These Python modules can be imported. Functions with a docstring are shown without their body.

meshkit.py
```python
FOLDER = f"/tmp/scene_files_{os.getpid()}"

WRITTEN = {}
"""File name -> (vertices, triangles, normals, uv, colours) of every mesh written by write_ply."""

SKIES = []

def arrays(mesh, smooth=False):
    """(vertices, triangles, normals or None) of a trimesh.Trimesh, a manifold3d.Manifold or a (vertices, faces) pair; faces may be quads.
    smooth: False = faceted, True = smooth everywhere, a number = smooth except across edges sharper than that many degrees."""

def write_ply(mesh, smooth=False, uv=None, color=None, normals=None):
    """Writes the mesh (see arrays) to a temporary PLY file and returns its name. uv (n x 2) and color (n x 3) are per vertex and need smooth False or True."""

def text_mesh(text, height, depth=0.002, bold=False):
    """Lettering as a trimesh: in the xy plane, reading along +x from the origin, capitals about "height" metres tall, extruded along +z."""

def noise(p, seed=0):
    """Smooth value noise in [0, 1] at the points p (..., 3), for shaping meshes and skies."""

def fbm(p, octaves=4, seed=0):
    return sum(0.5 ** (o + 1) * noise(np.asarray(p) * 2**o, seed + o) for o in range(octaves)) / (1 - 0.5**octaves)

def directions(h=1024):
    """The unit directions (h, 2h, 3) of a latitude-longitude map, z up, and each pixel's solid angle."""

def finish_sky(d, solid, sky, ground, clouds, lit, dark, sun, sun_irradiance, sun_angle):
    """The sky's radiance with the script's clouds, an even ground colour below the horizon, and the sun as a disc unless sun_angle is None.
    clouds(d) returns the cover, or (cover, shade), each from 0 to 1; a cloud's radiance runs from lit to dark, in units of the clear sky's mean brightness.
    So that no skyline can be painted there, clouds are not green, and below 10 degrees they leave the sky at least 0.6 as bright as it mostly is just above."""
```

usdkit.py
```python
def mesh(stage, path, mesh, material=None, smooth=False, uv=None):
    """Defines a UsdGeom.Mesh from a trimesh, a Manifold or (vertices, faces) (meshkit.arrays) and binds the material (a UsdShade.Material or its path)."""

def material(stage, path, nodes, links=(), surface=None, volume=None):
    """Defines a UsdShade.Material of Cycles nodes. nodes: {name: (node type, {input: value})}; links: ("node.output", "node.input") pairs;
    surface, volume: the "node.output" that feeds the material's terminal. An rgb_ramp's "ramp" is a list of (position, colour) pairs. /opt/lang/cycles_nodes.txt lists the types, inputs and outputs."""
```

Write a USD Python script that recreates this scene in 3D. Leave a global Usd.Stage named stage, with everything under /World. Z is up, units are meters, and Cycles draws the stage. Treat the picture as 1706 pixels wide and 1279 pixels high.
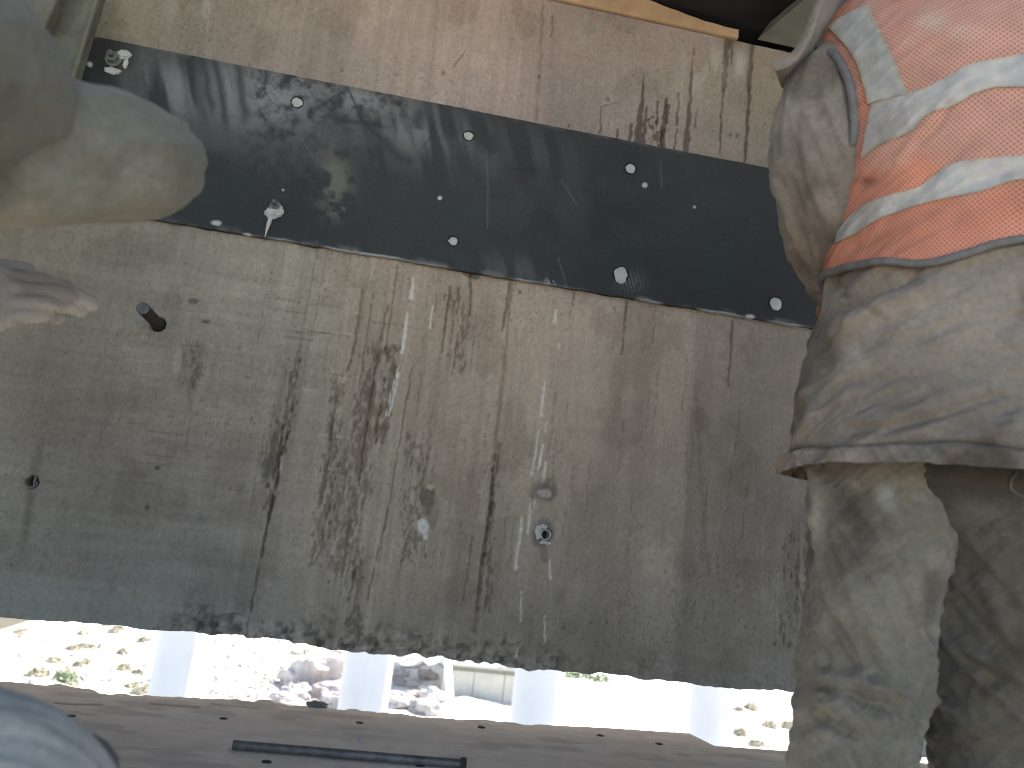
import math, numpy as np, trimesh, manifold3d as m3, usdkit, meshkit
from scipy.interpolate import PchipInterpolator, CubicSpline
from scipy.spatial import cKDTree
from pxr import Usd, UsdGeom, UsdLux, UsdShade, Gf, Sdf, Vt
stage = Usd.Stage.CreateInMemory()
UsdGeom.SetStageUpAxis(stage, UsdGeom.Tokens.z); UsdGeom.SetStageMetersPerUnit(stage, 1.0)
world = UsdGeom.Xform.Define(stage, '/World'); stage.SetDefaultPrim(world.GetPrim())

# ------------------------------------------------------------------ camera, sky, sun, exposure
EXPOSURE = 1.52
SKY_STRENGTH, SUN_INTENSITY = 0.115, 1.25
SUN_AZ, SUN_EL = math.radians(52), math.radians(54)      # azimuth from +y (forward) towards +x (right)
YAW, PITCH, ROLL, FPX = np.radians(8.07), np.radians(11.57), np.radians(6.69), 1289.0
EYE = np.array([0, 0, 6.0])
CF = np.array([np.sin(YAW)*np.cos(PITCH), np.cos(YAW)*np.cos(PITCH), np.sin(PITCH)])
_r0 = np.array([np.cos(YAW), -np.sin(YAW), 0]); _u0 = np.array([-np.sin(YAW)*np.sin(PITCH), -np.cos(YAW)*np.sin(PITCH), np.cos(PITCH)])
CR, CU = _r0*np.cos(ROLL)+_u0*np.sin(ROLL), -_r0*np.sin(ROLL)+_u0*np.cos(ROLL)
cam = UsdGeom.Camera.Define(stage, '/World/camera')
M = Gf.Matrix4d(*CR, 0, *CU, 0, *(-CF), 0, *EYE, 1)
cam.AddTransformOp().Set(M)
cam.CreateHorizontalApertureAttr(36.0); cam.CreateVerticalApertureAttr(27.0)
cam.CreateFocalLengthAttr(36.0*FPX/1706); cam.CreateClippingRangeAttr(Gf.Vec2f(0.02, 2000))
cam.CreateFStopAttr(4.5); cam.CreateFocusDistanceAttr(1.74); cam.CreateExposureAttr(EXPOSURE)

sunv = np.array([math.sin(SUN_AZ)*math.cos(SUN_EL), math.cos(SUN_AZ)*math.cos(SUN_EL), math.sin(SUN_EL)])
usdkit.material(stage, '/World/Looks/sky_look', {
    's': ('sky_texture', dict(sky_type='single_scattering', sun_disc=False, sun_elevation=SUN_EL, sun_rotation=SUN_AZ)),
    'b': ('background_shader', dict(strength=SKY_STRENGTH))}, [('s.color', 'b.color')], surface='b.background')
dome = UsdLux.DomeLight.Define(stage, '/World/sky')
UsdShade.MaterialBindingAPI.Apply(dome.GetPrim()).Bind(UsdShade.Material.Get(stage, '/World/Looks/sky_look'))
dome.GetPrim().SetCustomDataByKey('label', 'clear bright sky over the bridge'); dome.GetPrim().SetCustomDataByKey('category', 'sky'); dome.GetPrim().SetCustomDataByKey('kind', 'structure')
sun = UsdLux.DistantLight.Define(stage, '/World/sun')
sun.CreateNormalizeAttr(True); sun.CreateIntensityAttr(SUN_INTENSITY); sun.CreateAngleAttr(0.53); sun.CreateColorAttr(Gf.Vec3f(1, .95, .87))
sun.AddOrientOp().Set(Gf.Quatf(Gf.Rotation(Gf.Vec3d(0, 0, 1), Gf.Vec3d(*map(float, sunv))).GetQuat()))

# ------------------------------------------------------------------ helpers
rng = np.random.default_rng(7)
def noise(x, y, z=0.0, seed=0): return meshkit.noise(np.stack(np.broadcast_arrays(x, y, z), -1).astype(float), seed)
def fbm(x, y, z=0.0, o=4, seed=0): return meshkit.fbm(np.stack(np.broadcast_arrays(x, y, z), -1).astype(float), o, seed)
def sst(a, b, x): t = np.clip((x-a)/(b-a), 0, 1); return t*t*(3-2*t)
def ray(q): return CF+CR*((q[0]-853)/FPX)+CU*((640-q[1])/FPX)
def P(px, py, y): d = ray((px, py)); return EYE+d*(y/d[1])
def PZ(px, py, z): d = ray((px, py)); return EYE+d*((z-EYE[2])/d[2])
def proj(p):
    d = np.asarray(p)-EYE; w = np.maximum(d@CF, 1e-6)
    return 853+FPX*(d@CR)/w, 640-FPX*(d@CU)/w
def seg_dist(px, py, pts):
    """distance to a polyline and the position (0..1) along it"""
    best = np.full(px.shape, 1e9); at = np.zeros(px.shape)
    pts = np.asarray(pts, float); L = np.r_[0, np.cumsum(np.hypot(*np.diff(pts, axis=0).T))]
    for k in range(len(pts)-1):
        a, b = pts[k], pts[k+1]; d = b-a; l2 = d@d
        t = np.clip(((px-a[0])*d[0]+(py-a[1])*d[1])/l2, 0, 1)
        e = np.hypot(px-a[0]-t*d[0], py-a[1]-t*d[1]); c = e < best
        best = np.where(c, e, best); at = np.where(c, (L[k]+t*(L[k+1]-L[k]))/L[-1], at)
    return best, at

used = {}
def fresh(path):
    if path not in used: used[path] = 0; return path
    used[path] += 1; return f'{path}_{used[path]:03d}'
def setd(prim, label=None, cat=None, group=None, kind=None):
    for k, v in (('label', label), ('category', cat), ('group', group), ('kind', kind)):
        if v: prim.SetCustomDataByKey(k, v)
BASE = {}
def thing(name, label, cat, base=(0, 0, 0), group=None, kind=None):
    p = fresh('/World/'+name); x = UsdGeom.Xform.Define(stage, p)
    x.AddTranslateOp().Set(Gf.Vec3d(*map(float, base))); BASE[p] = np.asarray(base, float)
    setd(x.GetPrim(), label, cat, group, kind); return p
def part(parent, name, mesh, mat, smooth=True, col=None, label=None, uv=None, kind=None):
    """mesh in world coordinates, made a child of the thing (or of one of its parts)"""
    top = '/'.join(parent.split('/')[:3]); base = BASE.get(top, np.zeros(3))
    v, f, _ = meshkit.arrays(mesh, False)
    p = fresh(parent+'/'+name)
    m = usdkit.mesh(stage, p, (v-base, f), '/World/Looks/'+mat, smooth=smooth, uv=uv)
    if col is not None:
        assert smooth in (True, False)
        pv = UsdGeom.PrimvarsAPI(m).CreatePrimvar('col', Sdf.ValueTypeNames.Color3fArray, 'vertex'); pv.Set(Vt.Vec3fArray.FromNumpy(np.asarray(col, np.float32)))
    setd(m.GetPrim(), label, None, None, kind)
    return p
def single(name, label, cat, mesh, mat, smooth=True, col=None, group=None, kind=None):
    p = part('/World', name, mesh, mat, smooth, col); setd(stage.GetPrimAtPath(p), label, cat, group, kind); return p

def vc(name, rough=.8, amp=.25, scale=60, bump=.4, bscale=250, bdist=.002, spec=.3, sheen=0, extra=None):
    """colour from the mesh times fine grain"""
    n = {'a': ('attribute', dict(attribute='col')), 't': ('texture_coordinate', {}),
         'n': ('noise_texture', dict(scale=float(scale), detail=6.0, roughness=.65)),
         'r': ('map_range', dict(from_min=.25, from_max=.75, to_min=1-amp, to_max=1+amp, clamp=True)),
         'm': ('mix_color', dict(blend_type='multiply', fac=1.0)),
         'n2': ('noise_texture', dict(scale=float(bscale), detail=4.0, roughness=.6)),
         'b': ('bump', dict(strength=float(bump), distance=float(bdist))),
         'p': ('principled_bsdf', dict(roughness=float(rough), specular_ior_level=float(spec), sheen_weight=float(sheen)))}
    l = [('t.object', 'n.vector'), ('n.fac', 'r.value'), ('a.color', 'm.a'), ('r.result', 'm.b'), ('m.result', 'p.base_color'),
         ('t.object', 'n2.vector'), ('n2.fac', 'b.height'), ('b.normal', 'p.normal')]
    return usdkit.material(stage, '/World/Looks/'+name, n, l, surface='p.BSDF')
def plain(name, color, rough=.7, amp=.25, scale=30, bump=.3, bscale=150, bdist=.002, metal=0, spec=.4, color2=None):
    c2 = color2 if color2 is not None else tuple(c*(1-amp) for c in color)
    c1 = tuple(min(1, c*(1+amp)) for c in color) if color2 is None else color
    n = {'t': ('texture_coordinate', {}), 'n': ('noise_texture', dict(scale=float(scale), detail=6.0, roughness=.65)),
         'r': ('rgb_ramp', dict(ramp=[(0.3, c2), (0.7, c1)])),
         'n2': ('noise_texture', dict(scale=float(bscale), detail=4.0)), 'b': ('bump', dict(strength=float(bump), distance=float(bdist))),
         'p': ('principled_bsdf', dict(roughness=float(rough), metallic=float(metal), specular_ior_level=float(spec)))}
    l = [('t.object', 'n.vector'), ('n.fac', 'r.fac'), ('r.color', 'p.base_color'), ('t.object', 'n2.vector'), ('n2.fac', 'b.height'), ('b.normal', 'p.normal')]
    return usdkit.material(stage, '/World/Looks/'+name, n, l, surface='p.BSDF')

usdkit.material(stage, '/World/Looks/concrete', {
    'a': ('attribute', dict(attribute='col')), 't': ('texture_coordinate', {}),
    'n': ('noise_texture', dict(scale=110.0, detail=7.0, roughness=.7)), 'r': ('map_range', dict(from_min=.25, from_max=.75, to_min=.84, to_max=1.15, clamp=True)),
    'ms': ('mapping', dict(scale=(1.0, 1.0, .035))), 's': ('noise_texture', dict(scale=330.0, detail=4.0, roughness=.6)), 'rs': ('map_range', dict(from_min=.3, from_max=.7, to_min=.93, to_max=1.06, clamp=True)),
    'mw': ('mapping', dict(scale=(1.0, 1.0, .6))), 'w': ('noise_texture', dict(scale=130.0, detail=5.0, roughness=.55, distortion=1.4)), 'rw': ('rgb_ramp', dict(ramp=[(0.0, (.5, .48, .45)), (.36, (.62, .60, .57)), (.43, (1, 1, 1)), (.62, (1, 1, 1)), (.72, (1.22, 1.21, 1.18))])),
    'lo': ('noise_texture', dict(scale=2.6, detail=3.0)), 'rl': ('map_range', dict(from_min=.42, from_max=.62, to_min=.15, to_max=.8, clamp=True)),
    'm1': ('mix_color', dict(blend_type='multiply', fac=1.0)), 'm2': ('mix_color', dict(blend_type='multiply', fac=1.0)), 'm3': ('mix_color', dict(blend_type='multiply', fac=1.0)),
    'n2': ('noise_texture', dict(scale=260.0, detail=5.0, roughness=.65)), 'ad': ('math', dict(math_type='multiply_add', value2=1.3)), 'b': ('bump', dict(strength=.65, distance=.003)),
    'p': ('principled_bsdf', dict(roughness=.82, specular_ior_level=.3))},
    [('t.object', 'n.vector'), ('n.fac', 'r.value'), ('t.object', 'ms.vector'), ('ms.vector', 's.vector'), ('s.fac', 'rs.value'), ('t.object', 'mw.vector'), ('mw.vector', 'w.vector'), ('w.fac', 'rw.fac'),
     ('t.object', 'lo.vector'), ('lo.fac', 'rl.value'), ('rl.result', 'm3.fac'), ('a.color', 'm1.a'), ('r.result', 'm1.b'), ('m1.result', 'm2.a'), ('rs.result', 'm2.b'), ('m2.result', 'm3.a'), ('rw.color', 'm3.b'), ('m3.result', 'p.base_color'),
     ('t.object', 'n2.vector'), ('w.fac', 'ad.value1'), ('n2.fac', 'ad.value3'), ('ad.value', 'b.height'), ('b.normal', 'p.normal')], surface='p.BSDF')
vc('rubber', rough=.68, amp=.16, scale=120, bump=.3, bscale=400, bdist=.001, spec=.3)
vc('cloth', rough=.95, amp=.22, scale=120, bump=.6, bscale=500, bdist=.0016, spec=.15, sheen=.15)
vc('board', rough=.75, amp=.12, scale=25, bump=.3, bscale=200, bdist=.001)
vc('rock', rough=.9, amp=.3, scale=3, bump=.6, bscale=8, bdist=.1)
vc('skin', rough=.6, amp=.08, scale=60)
plain('putty', (.46, .455, .42), rough=.7, amp=.12, scale=60, bump=.6)
plain('steel', (.15, .148, .142), rough=.5, amp=.4, scale=40, metal=.6)
plain('bolt_steel', (.20, .20, .19), rough=.55, amp=.4, scale=80, metal=.4)
plain('rust', (.045, .034, .026), rough=.8, amp=.4, scale=60)
plain('tube_white', (.5, .5, .48), rough=.6, amp=.2, scale=60)
plain('dark', (.012, .011, .010), rough=.9)
plain('timber', (.50, .33, .19), rough=.8, amp=.2, scale=12)
plain('soffit', (.035, .032, .030), rough=.85, amp=.4, scale=5, bdist=.01, bscale=40)
plain('old_concrete', (.17, .175, .14), rough=.85, amp=.3, scale=9, bdist=.004, bscale=60)
plain('plank', (.15, .15, .115), rough=.9, amp=.45, scale=14)
plain('column_paint', (.52, .52, .52), rough=.75, amp=.06, scale=.6, bscale=20, bdist=.003)
plain('pale_concrete', (.45, .43, .38), rough=.85, amp=.15, scale=1.5, bscale=20, bdist=.01)
plain('white_pole', (.8, .8, .78), rough=.5, amp=.05)
plain('leaf', (.10, .16, .06), rough=.6, amp=.4, scale=2)
plain('dry_leaf', (.42, .38, .28), rough=.7, amp=.4, scale=2)
plain('piping', (.13, .12, .11), rough=.9, amp=.25, scale=60)
plain('hair_black', (.02, .018, .016), rough=.6)
plain('boot', (.05, .04, .03), rough=.7)
plain('nail', (.035, .028, .024), rough=.7)
# reflective tape: silver grey with a fine grain, worn
usdkit.material(stage, '/World/Looks/tape', {
    'a': ('attribute', dict(attribute='col')), 't': ('texture_coordinate', {}),
    'n': ('noise_texture', dict(scale=55.0, detail=6.0)), 'r': ('map_range', dict(from_min=.3, from_max=.7, to_min=.82, to_max=1.1)),
    'm': ('mix_color', dict(blend_type='multiply', fac=1.0)),
    'n2': ('noise_texture', dict(scale=28.0, detail=4.0)), 'b': ('bump', dict(strength=.6, distance=.006)),
    'p': ('principled_bsdf', dict(roughness=.42, metallic=.08, specular_ior_level=.45))},
    [('t.object', 'n.vector'), ('n.fac', 'r.value'), ('a.color', 'm.a'), ('r.result', 'm.b'), ('m.result', 'p.base_color'), ('t.object', 'n2.vector'), ('n2.fac', 'b.height'), ('b.normal', 'p.normal')], surface='p.BSDF')
# vest: orange knitted mesh; round holes in a diagonal lattice show the dark cloth below
usdkit.material(stage, '/World/Looks/vest_mesh', {
    'a': ('attribute', dict(attribute='col')), 'u': ('uvmap', dict(attribute='st')),
    'mp': ('mapping', dict(rotation=(0, 0, math.pi/4), scale=(1., 1., 1.))),
    'v': ('voronoi_texture', dict(dimensions='2D', feature='f1', scale=226.0, randomness=0.0)),
    'r': ('rgb_ramp', dict(ramp=[(0.0, (.40, .36, .34)), (0.18, (.44, .40, .38)), (0.36, (1, 1, 1)), (1, (1, 1, 1))])),
    't': ('texture_coordinate', {}), 'n': ('noise_texture', dict(scale=22.0, detail=5.0)),
    'nr': ('map_range', dict(from_min=.3, from_max=.7, to_min=.86, to_max=1.12)),
    'm': ('mix_color', dict(blend_type='multiply', fac=1.0)), 'm2': ('mix_color', dict(blend_type='multiply', fac=1.0)),
    'p': ('principled_bsdf', dict(roughness=.8, specular_ior_level=.25))},
    [('u.UV', 'mp.vector'), ('mp.vector', 'v.vector'), ('v.distance', 'r.fac'), ('a.color', 'm.a'), ('r.color', 'm.b'), ('t.object', 'n.vector'), ('n.fac', 'nr.value'),
     ('m.result', 'm2.a'), ('nr.result', 'm2.b'), ('m2.result', 'p.base_color')], surface='p.BSDF')
# knitted glove: fine ribs
usdkit.material(stage, '/World/Looks/knit', {
    'a': ('attribute', dict(attribute='col')), 't': ('texture_coordinate', {}),
    'mp': ('mapping', dict(rotation=(0.25, 0.0, 0.0))),
    'w': ('wave_texture', dict(bands_direction='z', scale=95.0, distortion=1.2, detail=2.0, detail_scale=1.0)),
    'r': ('map_range', dict(to_min=.86, to_max=1.06)), 'm': ('mix_color', dict(blend_type='multiply', fac=1.0)),
    'b': ('bump', dict(strength=.6, distance=.002)), 'p': ('principled_bsdf', dict(roughness=.95, specular_ior_level=.15))},
    [('t.object', 'mp.vector'), ('mp.vector', 'w.vector'), ('w.fac', 'r.value'), ('a.color', 'm.a'), ('r.result', 'm.b'), ('m.result', 'p.base_color'), ('w.fac', 'b.height'), ('b.normal', 'p.normal')], surface='p.BSDF')

def quads(nu, nv, flip=False, closed=False):
    j = np.arange(nv if closed else nv-1)[None]; i = np.arange(nu-1)[:, None]
    a = i*nv+j; b = i*nv+(j+1) % nv; c = (i+1)*nv+(j+1) % nv; d = (i+1)*nv+j
    q = np.stack([a, b, c, d], -1).reshape(-1, 4)
    if flip: q = q[:, ::-1]
    return np.vstack([q[:, [0, 1, 2]], q[:, [0, 2, 3]]])
def tri(v, f): return trimesh.Trimesh(np.asarray(v, float), np.asarray(f), process=False)
def cat(*ms): return trimesh.util.concatenate(list(ms))
def sheet(G, thick, N=None):
    """a closed thin sheet from a grid of points G (m,n,3); front is the grid, back lies thick behind it along -N"""
    m, n = G.shape[:2]
    if N is None:
        du, dv = np.gradient(G, axis=0), np.gradient(G, axis=1); N = np.cross(dv, du); N /= np.linalg.norm(N, axis=2, keepdims=True)+1e-12
    back = G-N*thick; f = quads(m, n); k = m*n
    idx = np.arange(k).reshape(m, n)
    ring = np.r_[idx[0, :], idx[1:, -1], idx[-1, -2::-1], idx[-2:0:-1, 0]]; nx = np.roll(ring, -1)
    rimv = np.vstack([G.reshape(-1, 3)[ring], back.reshape(-1, 3)[ring]]); r = len(ring); a = np.arange(r); b = (a+1) % r
    rf = np.vstack([np.stack([a, a+r, b+r], 1), np.stack([a, b+r, b], 1)])
    v = np.vstack([G.reshape(-1, 3), back.reshape(-1, 3), rimv])
    return tri(v, np.vstack([f[:, ::-1], f+k, rf+2*k])), ring
def box(c, s, ch=0.004, rot=None):
    """box with chamfered edges"""
    s = np.asarray(s, float); ch = min(ch, s.min()*.3)
    h = s/2; pts = []
    for sx in (-1, 1):
        for sy in (-1, 1):
            for sz in (-1, 1):
                for k in range(3):
                    q = h-ch; q[k] = h[k]; pts.append(q*[sx, sy, sz])
    m = trimesh.convex.convex_hull(np.array(pts))
    if rot is not None: m.apply_transform(rot)
    m.apply_translation(c); return m
def frame(d):
    d = np.asarray(d, float)/np.linalg.norm(d); u = np.cross(d, [0, 0, 1]) if abs(d[2]) < .95 else np.cross(d, [1, 0, 0])
    u /= np.linalg.norm(u); return d, u, np.cross(d, u)
def tube(pts, r, n=10, cap=True):
    pts = np.asarray(pts, float); m = len(pts); r = np.broadcast_to(np.asarray(r, float), (m,))
    T = np.gradient(pts, axis=0); T /= np.linalg.norm(T, axis=1, keepdims=True)
    _, u, v = frame(T[0]); V = []; th = np.arange(n)/n*2*np.pi
    for k in range(m):
        u = u-T[k]*(u@T[k]); u /= np.linalg.norm(u); w = np.cross(T[k], u)
        V.append(pts[k]+r[k]*(np.cos(th)[:, None]*u+np.sin(th)[:, None]*w))
    v = np.vstack(V); f = quads(m, n, closed=True)
    if cap:
        v = np.vstack([v, pts[0], pts[-1]]); j = np.arange(n); k = (j+1) % n; a = m*n
        f = np.vstack([f, np.stack([np.full(n, a), k, j], 1), np.stack([np.full(n, a+1), (m-1)*n+j, (m-1)*n+k], 1)])
    t = tri(v, f)
    return t
def blob(c, s, seed=0, amp=.25, freq=2.5, sub=3, rot=None):
    m = trimesh.creation.icosphere(subdivisions=sub); v = m.vertices
    v = v*(1+amp*(2*meshkit.fbm(v*freq+seed*7.3, 3, seed)-1))[:, None]*np.asarray(s)
    if rot is not None: v = v@np.asarray(rot).T
    return tri(v+np.asarray(c), m.faces)

# ------------------------------------------------------------------ the concrete beam (wall plane y = WY)
WY = 1.8
def W(px, py): return P(px, py, WY)
bot_px = [(-300, 1003), (0, 1028), (130, 1037), (250, 1050), (400, 1058), (600, 1085), (760, 1098), (870, 1110), (1000, 1122), (1150, 1140), (1340, 1157), (1545, 1178), (1800, 1200)]
bw = np.array([W(*q) for q in bot_px]); ZTOP = W(920, 2)[2]
xs = np.r_[np.linspace(-4.0, -1.25, 60)[:-1], np.arange(-1.25, 1.5, .0034), np.linspace(1.5, 4.5, 60)]
nz = 520
jag = .010*(fbm(xs*14, 0, 3, 4, 5)-.5)*2+.006*(noise(xs*60, 1.5, seed=6)-.5)
_ppx = proj(np.stack([xs, np.full_like(xs, WY), np.full_like(xs, 5.72)], 1))[0]
rough_x = sst(240, 330, _ppx)*(1-sst(860, 1000, _ppx)*.75)
zb = np.interp(xs, bw[:, 0], bw[:, 2])+jag*(.45+.8*rough_x)
tz = np.linspace(0, 1, nz)
X = np.broadcast_to(xs, (nz, len(xs))); Z = zb[None]+tz[:, None]*(ZTOP-zb[None])
px, py = proj(np.stack([X, np.full_like(X, WY), Z], -1))
hb = Z-zb[None]                                                # height above the lower edge
ones = np.ones_like(X)
# base colour: hue drifts between greenish grey, warm tan and pinkish grey
anchors = [(120, 520, (.225, .205, .15)), (300, 650, (.26, .24, .19)), (150, 950, (.25, .245, .21)), (430, 470, (.275, .265, .205)), (700, 520, (.315, .265, .195)), (760, 800, (.29, .255, .19)),
           (600, 980, (.275, .25, .195)), (950, 620, (.305, .26, .20)), (1000, 900, (.285, .255, .20)), (1200, 700, (.25, .225, .18)), (1300, 1000, (.225, .215, .185)), (200, 30, (.25, .235, .185)), (450, 80, (.29, .255, .215)),
           (800, 100, (.30, .25, .215)), (1050, 100, (.275, .235, .21)), (1230, 180, (.245, .22, .175)), (1000, 1060, (.25, .235, .20)), (350, 1030, (.23, .225, .205)), (100, 60, (.15, .16, .105))]
num = np.zeros(X.shape+(3,)); den = np.zeros(X.shape)
for ax, ay, c in anchors:
    w = np.exp(-((px-ax)**2+(py-ay)**2)/(2*130**2))+1e-9; num += w[..., None]*np.array(c); den += w
C = num/den[..., None]*np.array([1.26, 1.19, 1.165])
D = np.zeros(X.shape)
def mul(mask, k):
    global C
    C = C*(1-mask[..., None]*(1-np.asarray(k)))
def lerp(mask, c):
    global C
    C = C+(np.asarray(c)-C)*mask[..., None]
u = X+.018*(Z-6.5)                                              # the formwork grain leans a touch
grain = fbm(u*55, Z*1.6, 0, 4, 11); grain2 = fbm(u*170, Z*5, 0, 3, 12); cloud = fbm(X*3.2, Z*2.6, 0, 5, 13); cross = fbm(X*5, Z*70, 0, 4, 14); fine = fbm(X*140, Z*140, 0, 3, 15)
mul(ones, (1+.7*(cloud-.5))[..., None]); mul(ones, (1+(.14+.28*np.exp(-((px-620)/240)**2))*(grain-.5)+(.06+.14*np.exp(-((px-620)/240)**2))*(grain2-.5)+.24*(fine-.5))[..., None])
left_low = sst(620, 420, px)*sst(380, 470, py)
mul(left_low+.25, (1+.24*(cross-.5))[..., None])
# leached soft vertical bands on the right
for x0, wd, k in ((1075, 26, .9), (1105, 18, 1.1), (1150, 20, 1.13), (1172, 16, .82), (1250, 40, .9), (1035, 20, .88)):
    xx = x0-.06*(py-500); m_ = np.exp(-((px-xx+14*(fbm(Z*3, x0, seed=21)-.5))/wd)**2)*sst(470, 560, py); mul(m_, k)
blot = sst(.56, .68, fbm(X*11, Z*9, 4, 4, 31)); mul(blot*.6, (.78, .76, .74))
pale = sst(.58, .7, fbm(X*9, Z*10, 9, 4, 32)); mul(pale*.5, (1.13, 1.12, 1.1))
# etched, pitted streak band
pit = fbm(u*190, Z*62, 2, 3, 41); pit2 = fbm(u*85, Z*14, 5, 3, 42); vline = fbm(u*120, Z*2.2, 3, 3, 43)
def local(pts, pad):
    """the block of the wall grid that the polyline (in picture coordinates) can touch"""
    q = np.asarray(pts, float); lo, hi = q.min(0)-pad, q.max(0)+pad
    k = (px > lo[0]) & (px < hi[0]) & (py > lo[1]) & (py < hi[1]); r = np.flatnonzero(k.any(1)); c = np.flatnonzero(k.any(0))
    return (slice(r[0], r[-1]+1), slice(c[0], c[-1]+1)) if len(r) else (slice(0, 2), slice(0, 2))
def mulat(sl, m_, k): C[sl] = C[sl]*(1-m_[..., None]*(1-np.asarray(k)))
def lerpat(sl, m_, c): C[sl] = C[sl]+(np.asarray(c)-C[sl])*m_[..., None]
def band(pts, w, dens, depth, col=(.66, .63, .59)):
    sl = local(pts, 2.6*w); d, t = seg_dist(px[sl], py[sl], pts); env = np.exp(-(d/w)**2)*sst(0, .12, t)*sst(1.0, .85, t)
    thr = .99-dens*env*.93
    m_ = sst(thr-.06, thr+.05, .74*pit[sl]+.26*pit2[sl])*sst(.02, .1, env)
    mulat(sl, m_, col); mulat(sl, env*.8, (1+.9*(vline[sl]-.55))[..., None]); D[sl] -= depth*m_; lerpat(sl, .16*env*(1-m_), (.36, .33, .27))
band([(640, 540), (622, 640), (600, 760), (575, 880), (560, 1010)], 42, .60, .0030)
band([(570, 600), (555, 720), (540, 850), (520, 980)], 22, .58, .0026)
band([(655, 560), (648, 640), (628, 760)], 16, .66, .0035)
band([(600, 900), (590, 1000), (582, 1080)], 18, .60, .004)
band([(500, 560), (482, 690), (460, 790), (438, 900)], 14, .60, .003)
band([(470, 690), (452, 790), (430, 820)], 24, .56, .003)
band([(690, 700), (700, 800), (680, 960)], 40, .50, .0018)
band([(735, 470), (770, 520), (760, 640)], 34, .50, .0015)
band([(810, 1050), (818, 880), (830, 700)], 12, .56, .002)
band([(1080, 190), (1100, 220), (1090, 250)], 26, .55, .001, (.42, .36, .34))
band([(330, 560), (320, 660)], 45, .42, .0012); band([(1310, 850), (1330, 1000), (1290, 1100)], 40, .47, .0015)
# grooves where form boards met, and thin scratches running down
def groove(pts, w, k, depth, seed=0, rag=.6, brk=.3):
    sl = local(pts, 4*w+6); d, t = seg_dist(px[sl]+rag*5*(noise(X[sl]*3, Z[sl]*45, seed=seed)-.5), py[sl], pts)
    ww = w*(.45+1.1*noise(t*26, seed, seed=seed+1)); keep = sst(brk-.1, brk+.15, noise(t*18, seed*3.1, seed=seed+2)+.25)
    m_ = np.exp(-(d/np.maximum(ww, .6))**2)*keep; mulat(sl, m_, k); D[sl] -= depth*m_
DK = (.52, .49, .45)
groove([(530, 415), (505, 540), (487, 680), (462, 790), (440, 900), (420, 1000), (410, 1058)], 1.2, (.72, .69, .66), .0012, 1, brk=.3, rag=.5)
band([(492, 640), (487, 680), (462, 790), (440, 900), (425, 980), (411, 1058)], 5, .62, .002, (.72, .69, .66))
band([(826, 740), (818, 840), (803, 940), (790, 1052)], 5, .66, .0025, (.66, .63, .6))
groove([(462, 800), (445, 880), (428, 960), (411, 1055)], 1.0, (.7, .68, .65), .001, 2, brk=.4, rag=.6)
groove([(545, 415), (520, 560)], 1.2, (.7, .68, .64), .001, 3)
groove([(852, 470), (841, 600), (826, 740), (818, 840), (803, 940), (790, 1052)], 3.6, (.66, .63, .59), .002, 4, brk=.1, rag=.5)
groove([(832, 740), (818, 850), (804, 940)], 3.0, (.66, .63, .6), .002, 5, rag=.5)
groove([(787, 895), (775, 980), (768, 1010)], 1.6, (.6, .57, .53), .001, 6)
groove([(662, 440), (652, 520), (640, 590)], 1.7, (.6, .56, .5), .0015, 7)
groove([(605, 480), (588, 590), (578, 620)], 2.0, (.55, .5, .45), .0015, 8)
groove([(622, 490), (608, 580), (600, 640)], 1.4, (.6, .55, .5), .001, 9)
groove([(645, 510), (630, 590), (615, 680), (598, 800)], 2.2, (.5, .46, .41), .002, 10)
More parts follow.
